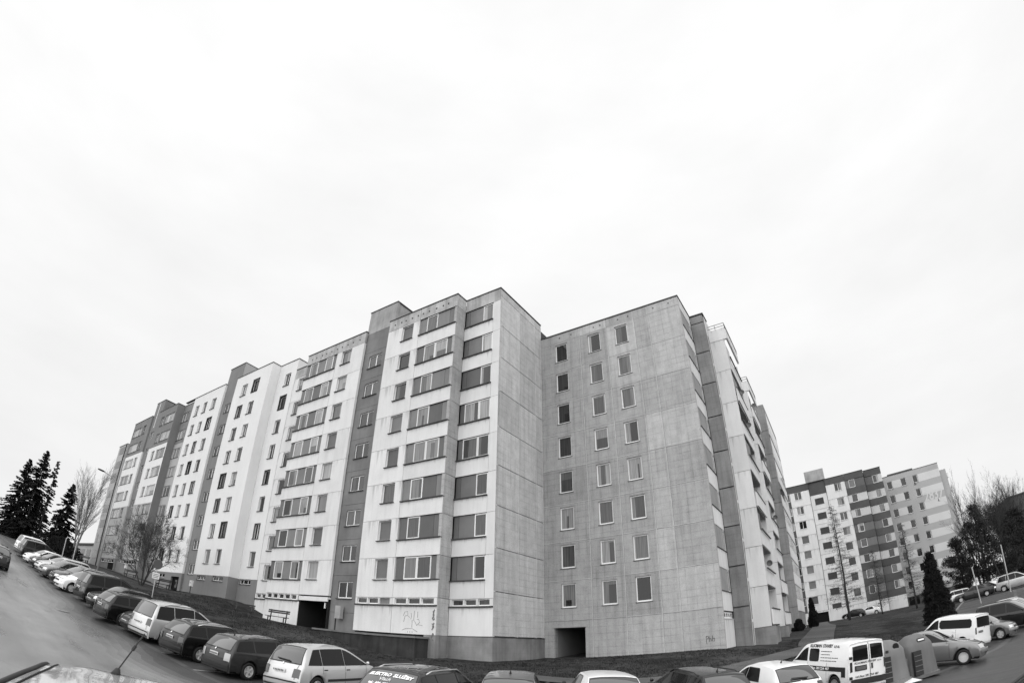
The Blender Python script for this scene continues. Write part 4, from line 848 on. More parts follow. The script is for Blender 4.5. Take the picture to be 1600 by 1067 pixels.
        for i, q in enumerate(pts):
            d = (pts[min(i + 1, len(pts) - 1)] - pts[max(i - 1, 0)]).normalized(); nx, nz = (-d.y, d.x) if end == 'rear' else (d.y, -d.x)
            if end == 'front' and nx < 0: nx, nz = -nx, -nz
            if nz < 0 and abs(nz) > .3: nx, nz = -nx, -nz
            for j in range(nf + 1):
                f = f0 + (f1 - f0) * j / nf; x, y, z = s.bend(s.top(q.x, q.y, f)); b.v.append((x + nx * off, y * (1 + .002), z + nz * off))
        m_ = nf + 1
        for i in range(len(pts) - 1):
            for j in range(nf): q_ = (i * m_ + j, i * m_ + j + 1, (i + 1) * m_ + j + 1, (i + 1) * m_ + j); b.f.append(q_ if end == 'front' else q_[::-1])
        o = b.build(name, m, parent or s.root, True); o['c'] = 1; del o['c']; return o
    def sidepoly(s, name, m, outline, sgn, off=.009, parent=None, nx=18, nz=4):
        xs = [p[0] for p in outline]; x0, x1 = min(xs) + 1e-4, max(xs) - 1e-4; b = MB(); n = len(outline); cols = 0
        for i in range(nx + 1):
            x = x0 + (x1 - x0) * i / nx; zz = []
            for (xa, za), (xb, zb) in zip(outline, outline[1:] + outline[:1]):
                if (xa - x) * (xb - x) <= 0 and abs(xb - xa) > 1e-9: zz.append(za + (zb - za) * (x - xa) / (xb - xa))
            if len(zz) < 2: continue
            for j in range(nz + 1): z = min(zz) + (max(zz) - min(zz)) * j / nz; b.v.append(s.bend((x, sgn * (s.side(x, z) + off), z)))
            cols += 1
        for i in range(cols - 1):
            for j in range(nz): q = (i * (nz + 1) + j, i * (nz + 1) + j + 1, (i + 1) * (nz + 1) + j + 1, (i + 1) * (nz + 1) + j); b.f.append(q if sgn > 0 else q[::-1])
        return b.build(name, m, parent or s.root, True)
    def sidewin(s, name, x0, x1, sgn, glass, lift=.04, drop=.125, s0=.0, s1=.0, n=9):
        bl = s.belt + lift; pts = [(x0, bl), (x1, bl)]; tp = []
        for i in range(n + 1):
            t = i / n; x = (x1 - s1) + ((x0 + s0) - (x1 - s1)) * t; z = s.ztop(x) - drop
            if z > bl + .015: tp.append((x, z))
        if len(tp) < 2: return
        c = .035; x_, z_ = tp[0]; tp = tp
        g = .022; tr = [(x0 - g, bl - g), (x1 + g, bl - g)] + [(x + g * (1 if i == 0 else -1 if i == len(tp) - 1 else 0), z + g) for i, (x, z) in enumerate(tp)]
        s.sidepoly('window_trim', 'plastic', tr, sgn, .005)
        return s.sidepoly(name, glass, pts + tp, sgn)
    def windows(s, glass):
        H, B = s.H, s.belt
        s.patch('windscreen', 'rear_glass', (B + .11, H - .07), -.90, .90, 'front')
        L_ = s.L
        if s.kind == 'van': return
        rz = (B + .06, H - .11) if s.kind != 'sedan' else (1.06, H - .1)
        s.rear_glass = s.patch('rear_window', 'rear_glass', rz, -.88, .88, 'rear')
        cols = {'wagon': [(.06, .245, .055, 0), (.26, .475, .0, .0), (.49, .715, .0, .0)], 'hatch': [(.30, .50, .05, 0), (.515, .725, 0, 0)], 'scenic': [(.10, .24, .08, 0), (.255, .49, 0, 0), (.505, .78, 0, 0)],
                'mpv': [(.07, .27, .05, 0), (.285, .50, 0, 0), (.515, .77, 0, 0)], 'sedan': [(.20, .46, .12, 0), (.475, .685, 0, 0)]}[s.kind]
        for sg in (1, -1):
            for a, c, e0, e1 in cols: s.sidewin('side_window', a * L_, c * L_, sg, glass, s0=e0 * L_, s1=e1 * L_)
    def wheels(s, alloy):
        t, rim, bk = wheel_mesh(s.rw, alloy)
        for xw in s.xw:
            for sg in (1, -1):
                w_ = link('wheel', t, s.root, (xw, sg * (s.W / 2 - .115), s.rw), 0 if sg > 0 else math.pi); link('rim', rim, w_); link('brake_disc', bk, w_)
    def lamps(s, rl, rm):
        for sg in (1, -1):
            s.patch('taillight', rm, rl, sg * (.70 if s.kind != 'van' else .90), sg * 1.0, 'rear', .010, 4); s.patch('headlight', 'lamp_clear', (.60, .755), sg * .52, sg * .98, 'front', .010, 4)
    def details(s, rails, alloy, antenna, trim, rl, rm, bumper):
        s.wheels(alloy); s.lamps(rl, rm); L_, W, H, B = s.L, s.W, s.H, s.belt
        pz = (.72, .83) if s.kind in ('wagon', 'hatch', 'scenic', 'mpv') else (.75, .86)
        pl = s.patch('number_plate', 'plate', pz, -.30, .30, 'rear', .016, 2) if s.kind != 'van' else s.patch('number_plate', 'infill', (.84, .95), .24, .74, 'rear', .02, 2); s.patch('number_plate', 'plate', (.44, .55), -.30, .30, 'front', .016, 2)
        if pl and s.kind != 'van':                                                                     # illegible plate characters
            b = MB()
            for k in range(7): f = -.24 + k * .078; b.box(-.030, -.024, f * W / 2 - .018, f * W / 2 + .018, pz[0] + .03, pz[1] - .025)
            stuff(b.build('plate_marks', 'plate_ink', s.root))
        s.patch('grille', 'plastic', (.585, .68), -.42, .42, 'front', .008, 4); s.patch('lower_grille', 'plastic', (.30, .42), -.6, .6, 'front', .008, 6)
        s.patch('bumper', bumper or s.p, (.36, .56), -1.0, 1.0, 'rear', .035, 12); s.patch('front_bumper', bumper or s.p, (.43, .53), -1.0, 1.0, 'front', .03, 12)
        if s.kind != 'van':
            for f in (-.82, .82): s.patch('tailgate_seam', 'seam', (.56, B + .02), f - .008, f + .008, 'rear', .009, 1)
            s.patch('tailgate_seam', 'seam', (.560, .575), -.80, .80, 'rear', .012, 8); s.patch('rear_window_trim', 'plastic', (B + .03, s.H - .085) if s.kind != 'sedan' else (1.045, s.H - .08), -.91, .91, 'rear', .004)
            s.patch('bumper_strip', 'plastic', (.47, .515), -.98, .98, 'rear', .042, 10); s.patch('lower_bumper', 'plastic', (.285, .34), -.95, .95, 'rear', .02, 8)
            s.patch('bonnet_seam', 'seam', (.765, .78), -.8, .8, 'front', .009, 8)
        s.patch('emblem', 'chrome', (B - .02, B + .035), -.035, .035, 'rear', .016, 2)
        if s.kind != 'van': MB().bar((.045 * L_ + .0, -.30 * W / 2, B + .11), (.045 * L_ + .02, .35 * W / 2, B + .14), .03).build('wiper', 'plastic', s.root)
        doors = {'wagon': (.26, .485, .72), 'hatch': (.29, .51, .73), 'scenic': (.25, .50, .76), 'mpv': (.28, .51, .76), 'sedan': (.24, .47, .69), 'van': (.30, .56, .78)}[s.kind]
        for sg in (1, -1):
            for xd in doors:
                x = xd * L_; zz = np.linspace(.32, B - .01, 7); b = MB()
                for z in zz:
                    for dx in (-.006, .006): b.v.append(s.bend((x + dx - .1 * (z < .5) * (xd < .3) , sg * (s.side(x, z) + .003), z)))
                b.f = [(2 * k, 2 * k + 1, 2 * k + 3, 2 * k + 2) for k in range(6)]; b.build('door_seam', 'seam', s.root)
            for xd in doors[:2]:
                x = xd * L_ + .14; y = s.side(x, B - .12); MB().box(x - .09, x + .07, sg * y - .012, sg * y + .025 * sg if sg > 0 else sg * y + .012, B - .135, B - .10).build('door_handle', 'plastic' if s.kind == 'scenic' else s.p, s.root)
            x = doors[2] * L_ - .12; y = s.side(x, B); b = MB(); b.lathe([(0, -.09), (.045, -.075), (.062, -.02), (.06, .04), (.0, .07)], 10, 'y'); b.v = [(p[0] * .7 + x, sg * (y + .10 + p[1] * .8 + .05), p[2] + B + .10) for p in b.v]
            b.build('mirror', 'plastic' if s.kind in ('van', 'hatch') else s.p, s.root, True)
            if trim:
                x0, x1 = s.xw[0] + .42, s.xw[1] - .42
                pts = [(x, .50) for x in np.linspace(x0, x1, 10)] + [(x, .58) for x in np.linspace(x1, x0, 10)]; s.sidepoly('side_moulding', trim, pts, sg, .014)
            if rails:
                r_ = [(x, s.ring(x, s.ztop(x))) for x in np.linspace(.17 * L_, .56 * L_, 8)]
                pts = [(x, sg * (r[5][0] - .02), r[5][1] + (.05 if 0 < i < 7 else -.01) + .07) for i, (x, r) in enumerate(r_)]
                MB().tube(pts, .017, 6).build('roof_rail', rails, s.root, True)
        if antenna:
            x, tilt, ln = antenna; z = s.ztop(x * L_); MB().tube([(x * L_, 0, z), (x * L_ - .03, 0, z + .06)], [.03, .015], 8).build('antenna_base', 'plastic', s.root); MB().tube([(x * L_ - .03, 0, z + .05), (x * L_ - .03 - ln * math.sin(tilt), 0, z + .05 + ln * math.cos(tilt))], .006, 5).build('antenna', 'plastic', s.root)
    def text_frame(s, end, f, zc):
        """origin and axes on the rear glass"""
        seq = s.pr[:max(range(len(s.pr)), key=lambda i: s.pr[i].y) + 1]
        for a, c in zip(seq, seq[1:]):
            if a.y <= zc <= c.y:
                q = a + (c - a) * ((zc - a.y) / (c.y - a.y)); d = (c - a).normalized(); o = Vector(s.bend(s.top(q.x, q.y, f))); up = Vector((d.x, 0, d.y)); xr = Vector((0, -1, 0)); n = xr.cross(up); return o + n * .016, xr, up, n

G1 = 'cars parked along the kerb'
NR = dict(group=G1)
elektro = Car('wagon', 'dark estate car with white lettering ELEKTRO on its rear window', 'paint_dark', (-9.15, 9.55), -12, rails='paint_pale', at='roof', rearlamp_m='lamp_pale', **NR)
Car('scenic', 'silver rounded hatchback minivan next to the lettered dark estate', 'paint_silver', (-14.6, 10.7), -8, alloy=1, at='roof', trim='plastic', antenna=None, **NR)
Car('wagon', 'dark grey estate with a pale number plate, beside the silver rounded minivan', 'paint_mid', (-17.85, 10.2), -8, rails='paint_mid', at='roof', trim='plastic', rearlamp_m='lamp_pale', antenna=(.18, .9, .3), **NR)
Car('wagon', 'black estate with chrome rail between the tall silver people carrier and dark grey estate', 'paint_black', (-20.6, 9.7), -9, rails='chrome', at='roof', **NR)
Car('mpv', 'tall silver people carrier with round tail lamps', 'paint_silver', (-23.6, 9.4), -11, rails='paint_grey', at='roof', rearlamp=(.74, 1.02), trim='plastic', antenna=(.45, .8, .3), **NR)
Car('sedan', 'small dark car parked nose out beside the tall silver people carrier', 'paint_mid', (-24.9, 8.7), 172, alloy=0, at='front', **NR)
Car('wagon', 'black estate with sky-bright rear window, third from the tall silver people carrier', 'paint_black', (-27.4, 8.9), -8, at='roof', **NR)
Car('hatch', 'black hatchback nose out squeezed next to a dark people carrier', 'paint_black', (-31, 8.7), 170, at='front', **NR)
Car('mpv', 'dark people carrier with rear to the road, beside the white nose-out car', 'paint_dark', (-33.8, 9.3), -8, at='roof', **NR)
Car('hatch', 'white car parked nose out in the left row', 'paint_white', (-37, 8.1), 171, at='front', **NR)
Car('wagon', 'black estate nose out behind the white car of the left row', 'paint_black', (-39.8, 8.3), 171, at='front', rails='chrome', **NR)
Car('hatch', 'silver hatchback nose out, left of the black nose-out estate', 'paint_grey', (-42.6, 8.0), 170, at='front', **NR)
Car('wagon', 'pale silver estate nose out far up the left row', 'paint_pale', (-45.6, 8.2), 171, at='front', **NR)
Car('hatch', 'black hatchback far up the left row before the white bonnet', 'paint_black', (-48.6, 8.2), 171, at='front', **NR)
Car('hatch', 'white hatchback of which only the bonnet shows far up the row', 'paint_white', (-52.8, 8.3), 171, at='front', **NR)
Car('mpv', 'dark people carrier last but one at the top of the left row', 'paint_dark', (-57.5, 9.0), -8, at='roof', **NR)
Car('mpv', 'white people carrier at the very top of the left row', 'paint_white', (-61.5, 9.2), -8, at='roof', **NR)
Car('hatch', 'dark car driving on the road at the left edge', 'paint_dark', (-38.8, 4.6), -88, at='rear', name='driving_car')
Car('hatch', 'small silver hatchback with only its roof and spoiler in view', 'paint_grey', (-7.6, 11.8), -29, at='roof', antenna=(.3, .2, .22), **NR)
Car('hatch', 'white hatchback with clean white roof in the middle of the row', 'paint_white', (-5.57, 13.2), -34, at='roof', **NR)
Car('wagon', 'dark estate with black roof rails next to the white saloon-like hatchback', 'paint_dark', (-3.4, 15.6), -41, rails='plastic', at='roof', antenna=(.2, .3, .25), **NR)
Car('hatch', 'white hatchback with broad tailgate in front of the lettered van', 'paint_white', (-1.7, 17.4), -38, at='roof', alloy=0, antenna=(.3, .3, .12), **NR)
van = Car('van', 'white panel van with black lettering beside the recycling containers', 'paint_white', (.62, 19.9), -39, at='roof', alloy=0, cat='van', name='panel_van', rearlamp=(.80, 1.12), bumper='plastic', **NR)
Car('sedan', 'silver saloon nose out behind the recycling container', 'paint_steel', (5.95, 25.2), 109, at='front', alloy=2, **NR)
kang = Car('van', 'white glazed passenger van with rear lamps to the right', 'paint_white', (7.1, 31.2), -46, at='roof', alloy=0, cat='van', name='passenger_van', rearlamp=(.80, 1.12), **NR)
Car('hatch', 'silver car nose out just right of the white glazed van', 'paint_steel', (9.9, 34.0), 122, at='front', **NR)
Car('mpv', 'dark people carrier nose out at the right edge', 'paint_dark', (12.8, 37.2), 120, at='front', **NR)
Car('wagon', 'silver estate behind the dark people carrier at the right edge', 'paint_pale', (14.4, 41.0), 120, at='front', rails='chrome', **NR)
Car('sedan', 'dark saloon in the far right row under the trees', 'paint_dark', (19.0, 68.5), 150, at='front', simple=True, **NR)
Car('mpv', 'pale people carrier at the far right edge under the trees', 'paint_pale', (21.6, 62.5), 118, at='front', simple=True, **NR)
G2 = 'cars parked near the distant block'
Car('hatch', 'small white car in front of the distant block', 'paint_white', (7.2, 98), -80, simple=True, group=G2)
Car('hatch', 'dark car beside the bare larch before the distant block', 'paint_dark', (4.5, 96.5), -82, simple=True, group=G2)
Car('wagon', 'white estate right of the conical evergreen', 'paint_white', (16.4, 72), -84, simple=True, group=G2)
Car('sedan', 'dark saloon with bright roof line right of the white estate', 'paint_mid', (17.6, 66), -78, simple=True, group=G2)
Car('hatch', 'silver hatchback parked under the dark trees', 'paint_silver', (20.5, 73), -78, simple=True, group=G2)
# two cars next to the photographer
near = Car('hatch', 'dark glossy car roof with short aerial in the near left corner', 'paint_near', (-1.52, .50), -65, at='rear', antenna=None)
near2 = Car('hatch', 'dark roof edge of a car in the near right corner', 'paint_dark', (.88, 2.5), 29, at='rear')

# van lettering, rear doors, side glass
def on_side(car, sg, x, z, txt, size, m, shear=0.0, bold=0.0, sx=1.0):
    y = car.side(x, z) + .012; xr = Vector((-1, 0, 0)) if sg > 0 else Vector((1, 0, 0)); up = Vector((0, -.14 * sg if z > car.belt else 0, 1)).normalized(); n = xr.cross(up)
    t = lettering(txt, size, m, car.root, (0, 0, 0), (0, 0, 0), bold=bold, shear=shear, ext=.001); t.scale = (1, 1, 1)
    t.matrix_local = Matrix(((xr.x * sx, up.x, n.x, x), (xr.y * sx, up.y, n.y, sg * y), (xr.z * sx, up.z, n.z, z), (0, 0, 0, 1))); return t
def on_rear(car, f, z, txt, size, m, shear=0.0, bold=0.0, sx=1.0, tilt=0.0):
    """lettering laid on the curved rear: f = start across (1 = left edge), z = base line"""
    t = lettering(txt, size, m, car.root, (0, 0, 0), (0, 0, 0), bold=bold, shear=shear, ext=0.0)
    seq = car.pr[:max(range(len(car.pr)), key=lambda i: car.pr[i].y) + 1]; seq = [q for q in seq if q.y > .3]
    def at(zz):
        for a, c in zip(seq, seq[1:]):
            if a.y <= zz <= c.y: return a + (c - a) * ((zz - a.y) / max(1e-6, c.y - a.y)), (c - a).normalized()
        return seq[-1], (seq[-1] - seq[-2]).normalized()
    q0, d0 = at(z); wr = car.ring(q0.x, q0.y)[5][0]
    for v in t.data.vertices:
        q, d = at(z + v.co.y * d0.y); ff = f - v.co.x * sx / wr; p = car.bend(car.top(q.x, q.y, max(-1, min(1, ff)))); v.co = (p[0] - d.y * .02, p[1], p[2] + d.x * .02)
    t.data.update(); return t
def words(fn, car, a, z, txt, size, m, shear, bold, sx, rear):
    x = 0.0
    for w_ in txt.split():
        c = bpy.data.curves.new('m', 'FONT'); c.body = w_; c.size = size; c.shear = shear; c.resolution_u = 1; o = bpy.data.objects.new('m', c); me = bpy.data.meshes.new_from_object(o); wd = max(v.co.x for v in me.vertices); bpy.data.objects.remove(o); bpy.data.meshes.remove(me)
        if rear: fn(car, a - x * sx / car.ring(.1, z)[5][0], z, w_, size, m, shear, bold, sx)
        else: fn(car, 1, a - x * sx, z, w_, size, m, shear, bold, sx)
        x += wd + size * .34
def rounded(x0, x1, z0, z1, r=.06, k=4, sl=0.0):
    pts = []
    for cx, cz, a0 in ((x1 - r, z0 + r, -90), (x1 - r, z1 - r, 0), (x0 + r, z1 - r, 90), (x0 + r, z0 + r, 180)):
        for j in range(k + 1): a = R(a0 + 90 * j / k); px, pz = cx + r * math.cos(a), cz + r * math.sin(a); pts.append((px + sl * (pz - z0), pz))
    return pts
L_ = van.L
for c_ in (van, kang):
    for sg in (1, -1):
        c_.sidewin('side_window', .575 * L_, .775 * L_, sg, 'car_glass', drop=.19)
        if c_ is van: c_.sidepoly('side_window', 'car_glass', rounded(.41 * L_, .545 * L_, 1.10, 1.54), sg)
        else: c_.sidepoly('side_window', 'car_glass', rounded(.06 * L_, .555 * L_, 1.12, 1.56, .1), sg)
for f0, f1 in ((-.86, -.08), (.08, .86)): van.patch('rear_window', 'car_glass', (1.14, 1.62), f0, f1, 'rear', .01, 4)
kang.patch('rear_window', 'car_glass', (1.12, 1.62), -.84, .84, 'rear', .01, 6); van.patch('door_seam', 'seam', (.5, 1.7), -.012, .012, 'rear', .012, 1)
for c_ in (van,):
    for sg in (1, -1):
        pts = [(x, .80) for x in np.linspace(.05 * L_, .55 * L_, 8)] + [(x, .95) for x in np.linspace(.55 * L_, .05 * L_, 8)]; c_.sidepoly('side_band', 'decal_black', pts, sg, .010)
        c_.sidepoly('band_end', 'decal_black', [(.05 * L_, .62), (.105 * L_, .62), (.105 * L_, .80), (.05 * L_, .80)], sg, .010)
        for z in (.55, 1.2): MB().box(.0, .05, sg * .80 - .05, sg * .80 + .05, z, z + .09).build('door_hinge', 'plastic', c_.root)
words(on_side, van, .545 * L_, 1.585, 'KLICMAN STAVBY s.r.o.', .155, 'decal_black', .25, .004, .98, False)
for i, tx in enumerate(('\u2013 Projekty staveb', '\u2013 Stavebnictv\u00ed', '\u2013 Rekonstrukce \u2013 Mal\u00edrstv\u00ed \u2013 Fas\u00e1dy', '\u2013 Z\u00e1mkov\u00e1 a dla\u017eba chodn\u00edk\u016f')):
    pass
for i, (x1_, n_) in enumerate(((.255, 10), (.275, 7), (.17, 16), (.18, 15))):                 # small lines, too fine to read
    b = MB(); x = .385 * L_; rg_ = random.Random(i)
    while x > x1_ * L_:
        w_ = rg_.uniform(.03, .07); y = van.side(x, 1.45 - i * .1) + .012; b.quad((x, y, 1.435 - i * .105), (x - w_, y, 1.435 - i * .105), (x - w_, y, 1.462 - i * .105), (x, y, 1.462 - i * .105)); x -= w_ + rg_.uniform(.012, .03)
    stuff(b.build('small_print', 'decal_black', van.root))
words(on_side, van, .545 * L_, .835, 'tel./fax: 381 254 487', .128, 'decal_white', 0, .003, 1.12, False)
words(on_rear, van, .82, 1.035, 'KLICMAN STAVBY s.r.o.', .092, 'decal_black', .2, .002, 1.2, True)
words(on_rear, van, .80, .60, 'tel./fax: 381 254 487', .10, 'decal_black', 0, .002, 1.2, True)
van.patch('plate_recess', 'plastic', (.81, .98), .18, .80, 'rear', .012, 4); van.patch('door_handle', 'plastic', (.82, 1.0), -.06, -.16, 'rear', .02, 2)
o, xr, up, n = elektro.text_frame('rear', 0, 1.2)
words(on_rear, elektro, .80, 1.235, 'ELEKTRO SLU\u017dBY', .125, 'decal_white', .25, .006, 1.12, True); on_rear(elektro, .35, 1.135, 'Vlach', .13, 'decal_white', .3, .0, 1.1); words(on_rear, elektro, .62, 1.04, 'tel.: 606 635 557', .095, 'decal_white', .1, .005, 1.05, True)
# aerial and roof seams of the near car
L0 = near.L; x0, y0 = .485 * L0, .18; z0 = near.top(x0, near.ztop(x0), .3)[2]
MB().tube([(x0, y0, z0 - .01), (x0 - .01, y0 - .01, z0 + .035)], [.035, .014], 10).build('antenna_base', 'plastic', near.root, True)
MB().tube([(x0 - .01, y0 - .01, z0 + .03), (x0 - .01, y0 - .13, z0 + .27)], .0045, 6).build('antenna', 'plastic', near.root); MB().tube([(x0 - .01, y0 - .075, z0 + .16), (x0 - .01, y0 - .09, z0 + .19)], .010, 8).build('antenna_spring', 'plastic', near.root)
for c_ in (near, near2):
    for sg in (1, -1):
        pts = []
        for x in np.linspace(.14 * L0, .56 * L0, 16): y, z = c_.ring(x, c_.ztop(x))[6]; pts.append(c_.bend((x, sg * (y + .02), z + .0)))
        MB().tube(pts, .013, 6).build('roof_trim', 'plastic', c_.root, True)
        pts = [c_.bend(c_.top(x, c_.ztop(x), sg * .86)) for x in np.linspace(.16 * L0, .555 * L0, 16)]
        MB().tube([(p[0], p[1], p[2] + .001) for p in pts], .007, 5).build('roof_seam', 'seam', c_.root)

# ================================================================== RECYCLING CONTAINERS
def container(pos, az, label, m, sc=1.0, hole=False):
    z = gz(*pos) + .02; t = thing('recycling_container', label, 'container', (pos[0], pos[1], z), R(-az), 'recycling containers by the parked van'); b = MB()
    prof = [(0, .80, .62), (.10, .80, .62), (.12, .74, .56), (.9, .66, .50), (1.12, .64, .485), (1.20, .60, .45), (1.38, .46, .34), (1.50, .26, .18), (1.53, .0, .0)]
    k = 28
    for h, a, c in prof:
        for j in range(k):
            th = 2 * math.pi * j / k; ct, st = math.cos(th), math.sin(th); e = .55
            b.v.append((a * sc * math.copysign(abs(ct) ** e, ct), c * sc * math.copysign(abs(st) ** e, st), h * sc))
    for i in range(len(prof) - 1):
        for j in range(k): b.f.append((i * k + j, i * k + (j + 1) % k, (i + 1) * k + (j + 1) % k, (i + 1) * k + j))
    o = b.build('shell', m, t); edge_split(o, 30)
    for sg in ((-1, 1) if not hole else ()):
        c_ = MB().tube([(-.17 + .0, sg * .425 * sc, 1.25 * sc), (.17, sg * .425 * sc, 1.25 * sc), (.17, sg * .40 * sc, 1.34 * sc), (-.17, sg * .40 * sc, 1.34 * sc), (-.17, sg * .425 * sc, 1.25 * sc)], .022, 6).build('slot_rim', 'plastic', t)
        MB().quad((-.16, sg * .432 * sc, 1.25 * sc), (.16, sg * .432 * sc, 1.25 * sc), (.16, sg * .405 * sc, 1.34 * sc), (-.16, sg * .405 * sc, 1.34 * sc)).build('slot_flap', 'window_frame', t)
    MB().box(-.70, -.68, -.3, .3, .25, .8).build('label_board', 'tower_top', t)
    h = MB(); h.bar((0, 0, 1.53 * sc), (.06, 0, 1.66 * sc), .03).bar((0, 0, 1.53 * sc), (-.06, 0, 1.66 * sc), .03); h.build('lifting_lug', 'plastic', t)
    MB().box(-.62 * sc, -.24 * sc, -.60 * sc, -.50 * sc, .14, 1.0).build('side_recess', 'plastic', t)
    b = MB()
    for zz in (.28, .46, .64, .82): b.box(-.61 * sc, -.25 * sc, -.615 * sc, -.60 * sc, zz, zz + .025)
    stuff(b.build('ribs', m, t))
    if hole: MB().lathe([(0, -.01), (.13, -.01), (.13, .03)], 16, 'y', (.18, -.44 * sc, 1.24 * sc)).build('round_hole', 'seam', t)
    return t
mat('bin_grey', .13, .45, var=.10, scale=1.5, streak=.2, spots=.2); mat('bin_pale', .17, .45, var=.10, scale=1.5, streak=.2, spots=.12)
container((2.62, 22.5), -38, 'grey recycling container with bright oval slot next to the silver saloon', 'bin_grey', 1.04)
container((1.45, 21.3), -35, 'grey recycling container with round black hole half hidden by the van', 'bin_pale', 1.02, True)
b = MB(); zz = gz(2.1, 20.9) + .03; b.poly([(1.5, 20.6, zz), (2.1, 20.4, zz + .05), (2.6, 20.9, zz + .02), (2.3, 21.2, zz + .12), (1.9, 21.0, zz + .03)]); b.poly([(1.5, 20.6, zz - .01), (1.9, 21.0, zz + .02), (2.3, 21.2, zz + .11), (2.6, 20.9, zz + .01), (2.1, 20.4, zz + .04)])
tag(b.build('cardboard_sheet', 'window_frame'), 'crumpled pale cardboard lying at the foot of the containers', 'cardboard')

# ================================================================== TREES
mat('bark', .045, .95, var=.3, scale=8, bump=.5); mat('bark_birch', .16, .9, var=.5, scale=5); mat('needles', .016, .9, var=.35, scale=1.2, spec=.15, rnd=.2); mat('needles_thuja', .02, .95, var=.4, scale=3, spec=.1)
mat('twig', .055, .95); mat('twig_pale', .16, .95); mat('pine_needles', .03, .9, var=.4, scale=1.5, spec=.15)
def rvec(rg): 
    while True:
        v = Vector((rg.uniform(-1, 1), rg.uniform(-1, 1), rg.uniform(-1, 1)))
        if .05 < v.length < 1: return v.normalized()
def bare_tree(name, label, pos, h, spread, seed, tw='twig', trunk='bark', stems=1, levels=4, up=.35, r0=None, group=None, droop=0.0, lean=(0, 0), base=.25, splay=.16, kids=(5, 4, 4, 4)):
    rg = random.Random(seed); z = gz(*pos) - .05; t = thing(name, label, 'tree', (pos[0], pos[1], z), group=group); tb, cb = MB(), MB(); r0 = r0 or h * .018
    def grow(p, d, ln, r, lv):
        n = 4 if lv < 2 else 3; pts = [p]; q = p; dd = d
        for i in range(n):
            dd = (dd + rvec(rg) * (.16 if lv else .06) + Vector((0, 0, (up if lv < 3 else up - droop) * .12))).normalized(); q = q + dd * ln / n; pts.append(q)
        rr = [r * (1 - .75 * i / n) for i in range(n + 1)]; (tb if lv == 0 else cb).tube(pts, rr, 6 if lv == 0 else (4 if lv < 2 else 3), cap=False)
        if lv >= levels: return
        for k in range(kids[lv] + (rg.random() < .5)):
            s = rg.uniform(base if lv == 0 else .2, 1.0); i = min(int(s * n), n - 1); f = s * n - i; pp = pts[i].lerp(pts[i + 1], f)
            side = rvec(rg); side = (side - dd * side.dot(dd)).normalized(); nd = (d * (.75 + up) + side * spread + Vector((0, 0, up * .5))).normalized()
            grow(pp, nd, ln * rg.uniform(.42, .66) * (1.15 - .45 * s), max(r * (1 - .7 * s) * .6, .008), lv + 1)
        if lv: grow(pts[-1], dd, ln * .5, rr[-1], lv + 1)
    for k in range(stems):
        a = 2 * math.pi * k / max(1, stems) + rg.random(); d = Vector((math.cos(a) * splay * (stems > 1) + lean[0], math.sin(a) * splay * (stems > 1) + lean[1], 1)).normalized()
        grow(Vector((math.cos(a) * .12 * (stems > 1), math.sin(a) * .12 * (stems > 1), 0)), d, h * rg.uniform(.86, 1.0) * .8, r0 * (1 if stems == 1 else .75), 0)
    tb.build('trunk', trunk, t, True); cb.build('crown', tw, t); return t
def larch(name, label, pos, h, w_, seed, group=None, tw='twig'):
    rg = random.Random(seed); z = gz(*pos) - .05; t = thing(name, label, 'tree', (pos[0], pos[1], z), group=group); tb, cb = MB(), MB()
    tb.tube([(rg.uniform(-.05, .05), rg.uniform(-.05, .05), h * i / 8) for i in range(9)], [h * .011 * (1 - i / 8.6) + .01 for i in range(9)], 7)
    n = int(h * 15)
    for k in range(n):
        s = .12 + .86 * k / n; a = rg.uniform(0, 6.28); ln = w_ * (1 - s) ** .7 * rg.uniform(.55, 1.1) + .15; d = Vector((math.cos(a), math.sin(a), rg.uniform(-.15, .25))); p = Vector((0, 0, h * s)); pts = [p + d * ln * i / 3 + Vector((0, 0, -.1 * ln * (i / 3) ** 2 + (.12 * ln if i == 3 else 0))) for i in range(4)]
        cb.tube(pts, [.022, .016, .01, .004], 3, cap=False)
        for j in range(int(5 + ln * 7)):
            q = pts[0].lerp(pts[3], rg.uniform(.25, 1)); e = (d * .5 + rvec(rg)).normalized() * rg.uniform(.15, .45); cb.tube([q, q + e * .5 + Vector((0, 0, -.03)), q + e + Vector((0, 0, -.12))], [.009, .007, .004], 3, cap=False)
    tb.build('trunk', 'bark', t, True); cb.build('crown', tw, t); return t
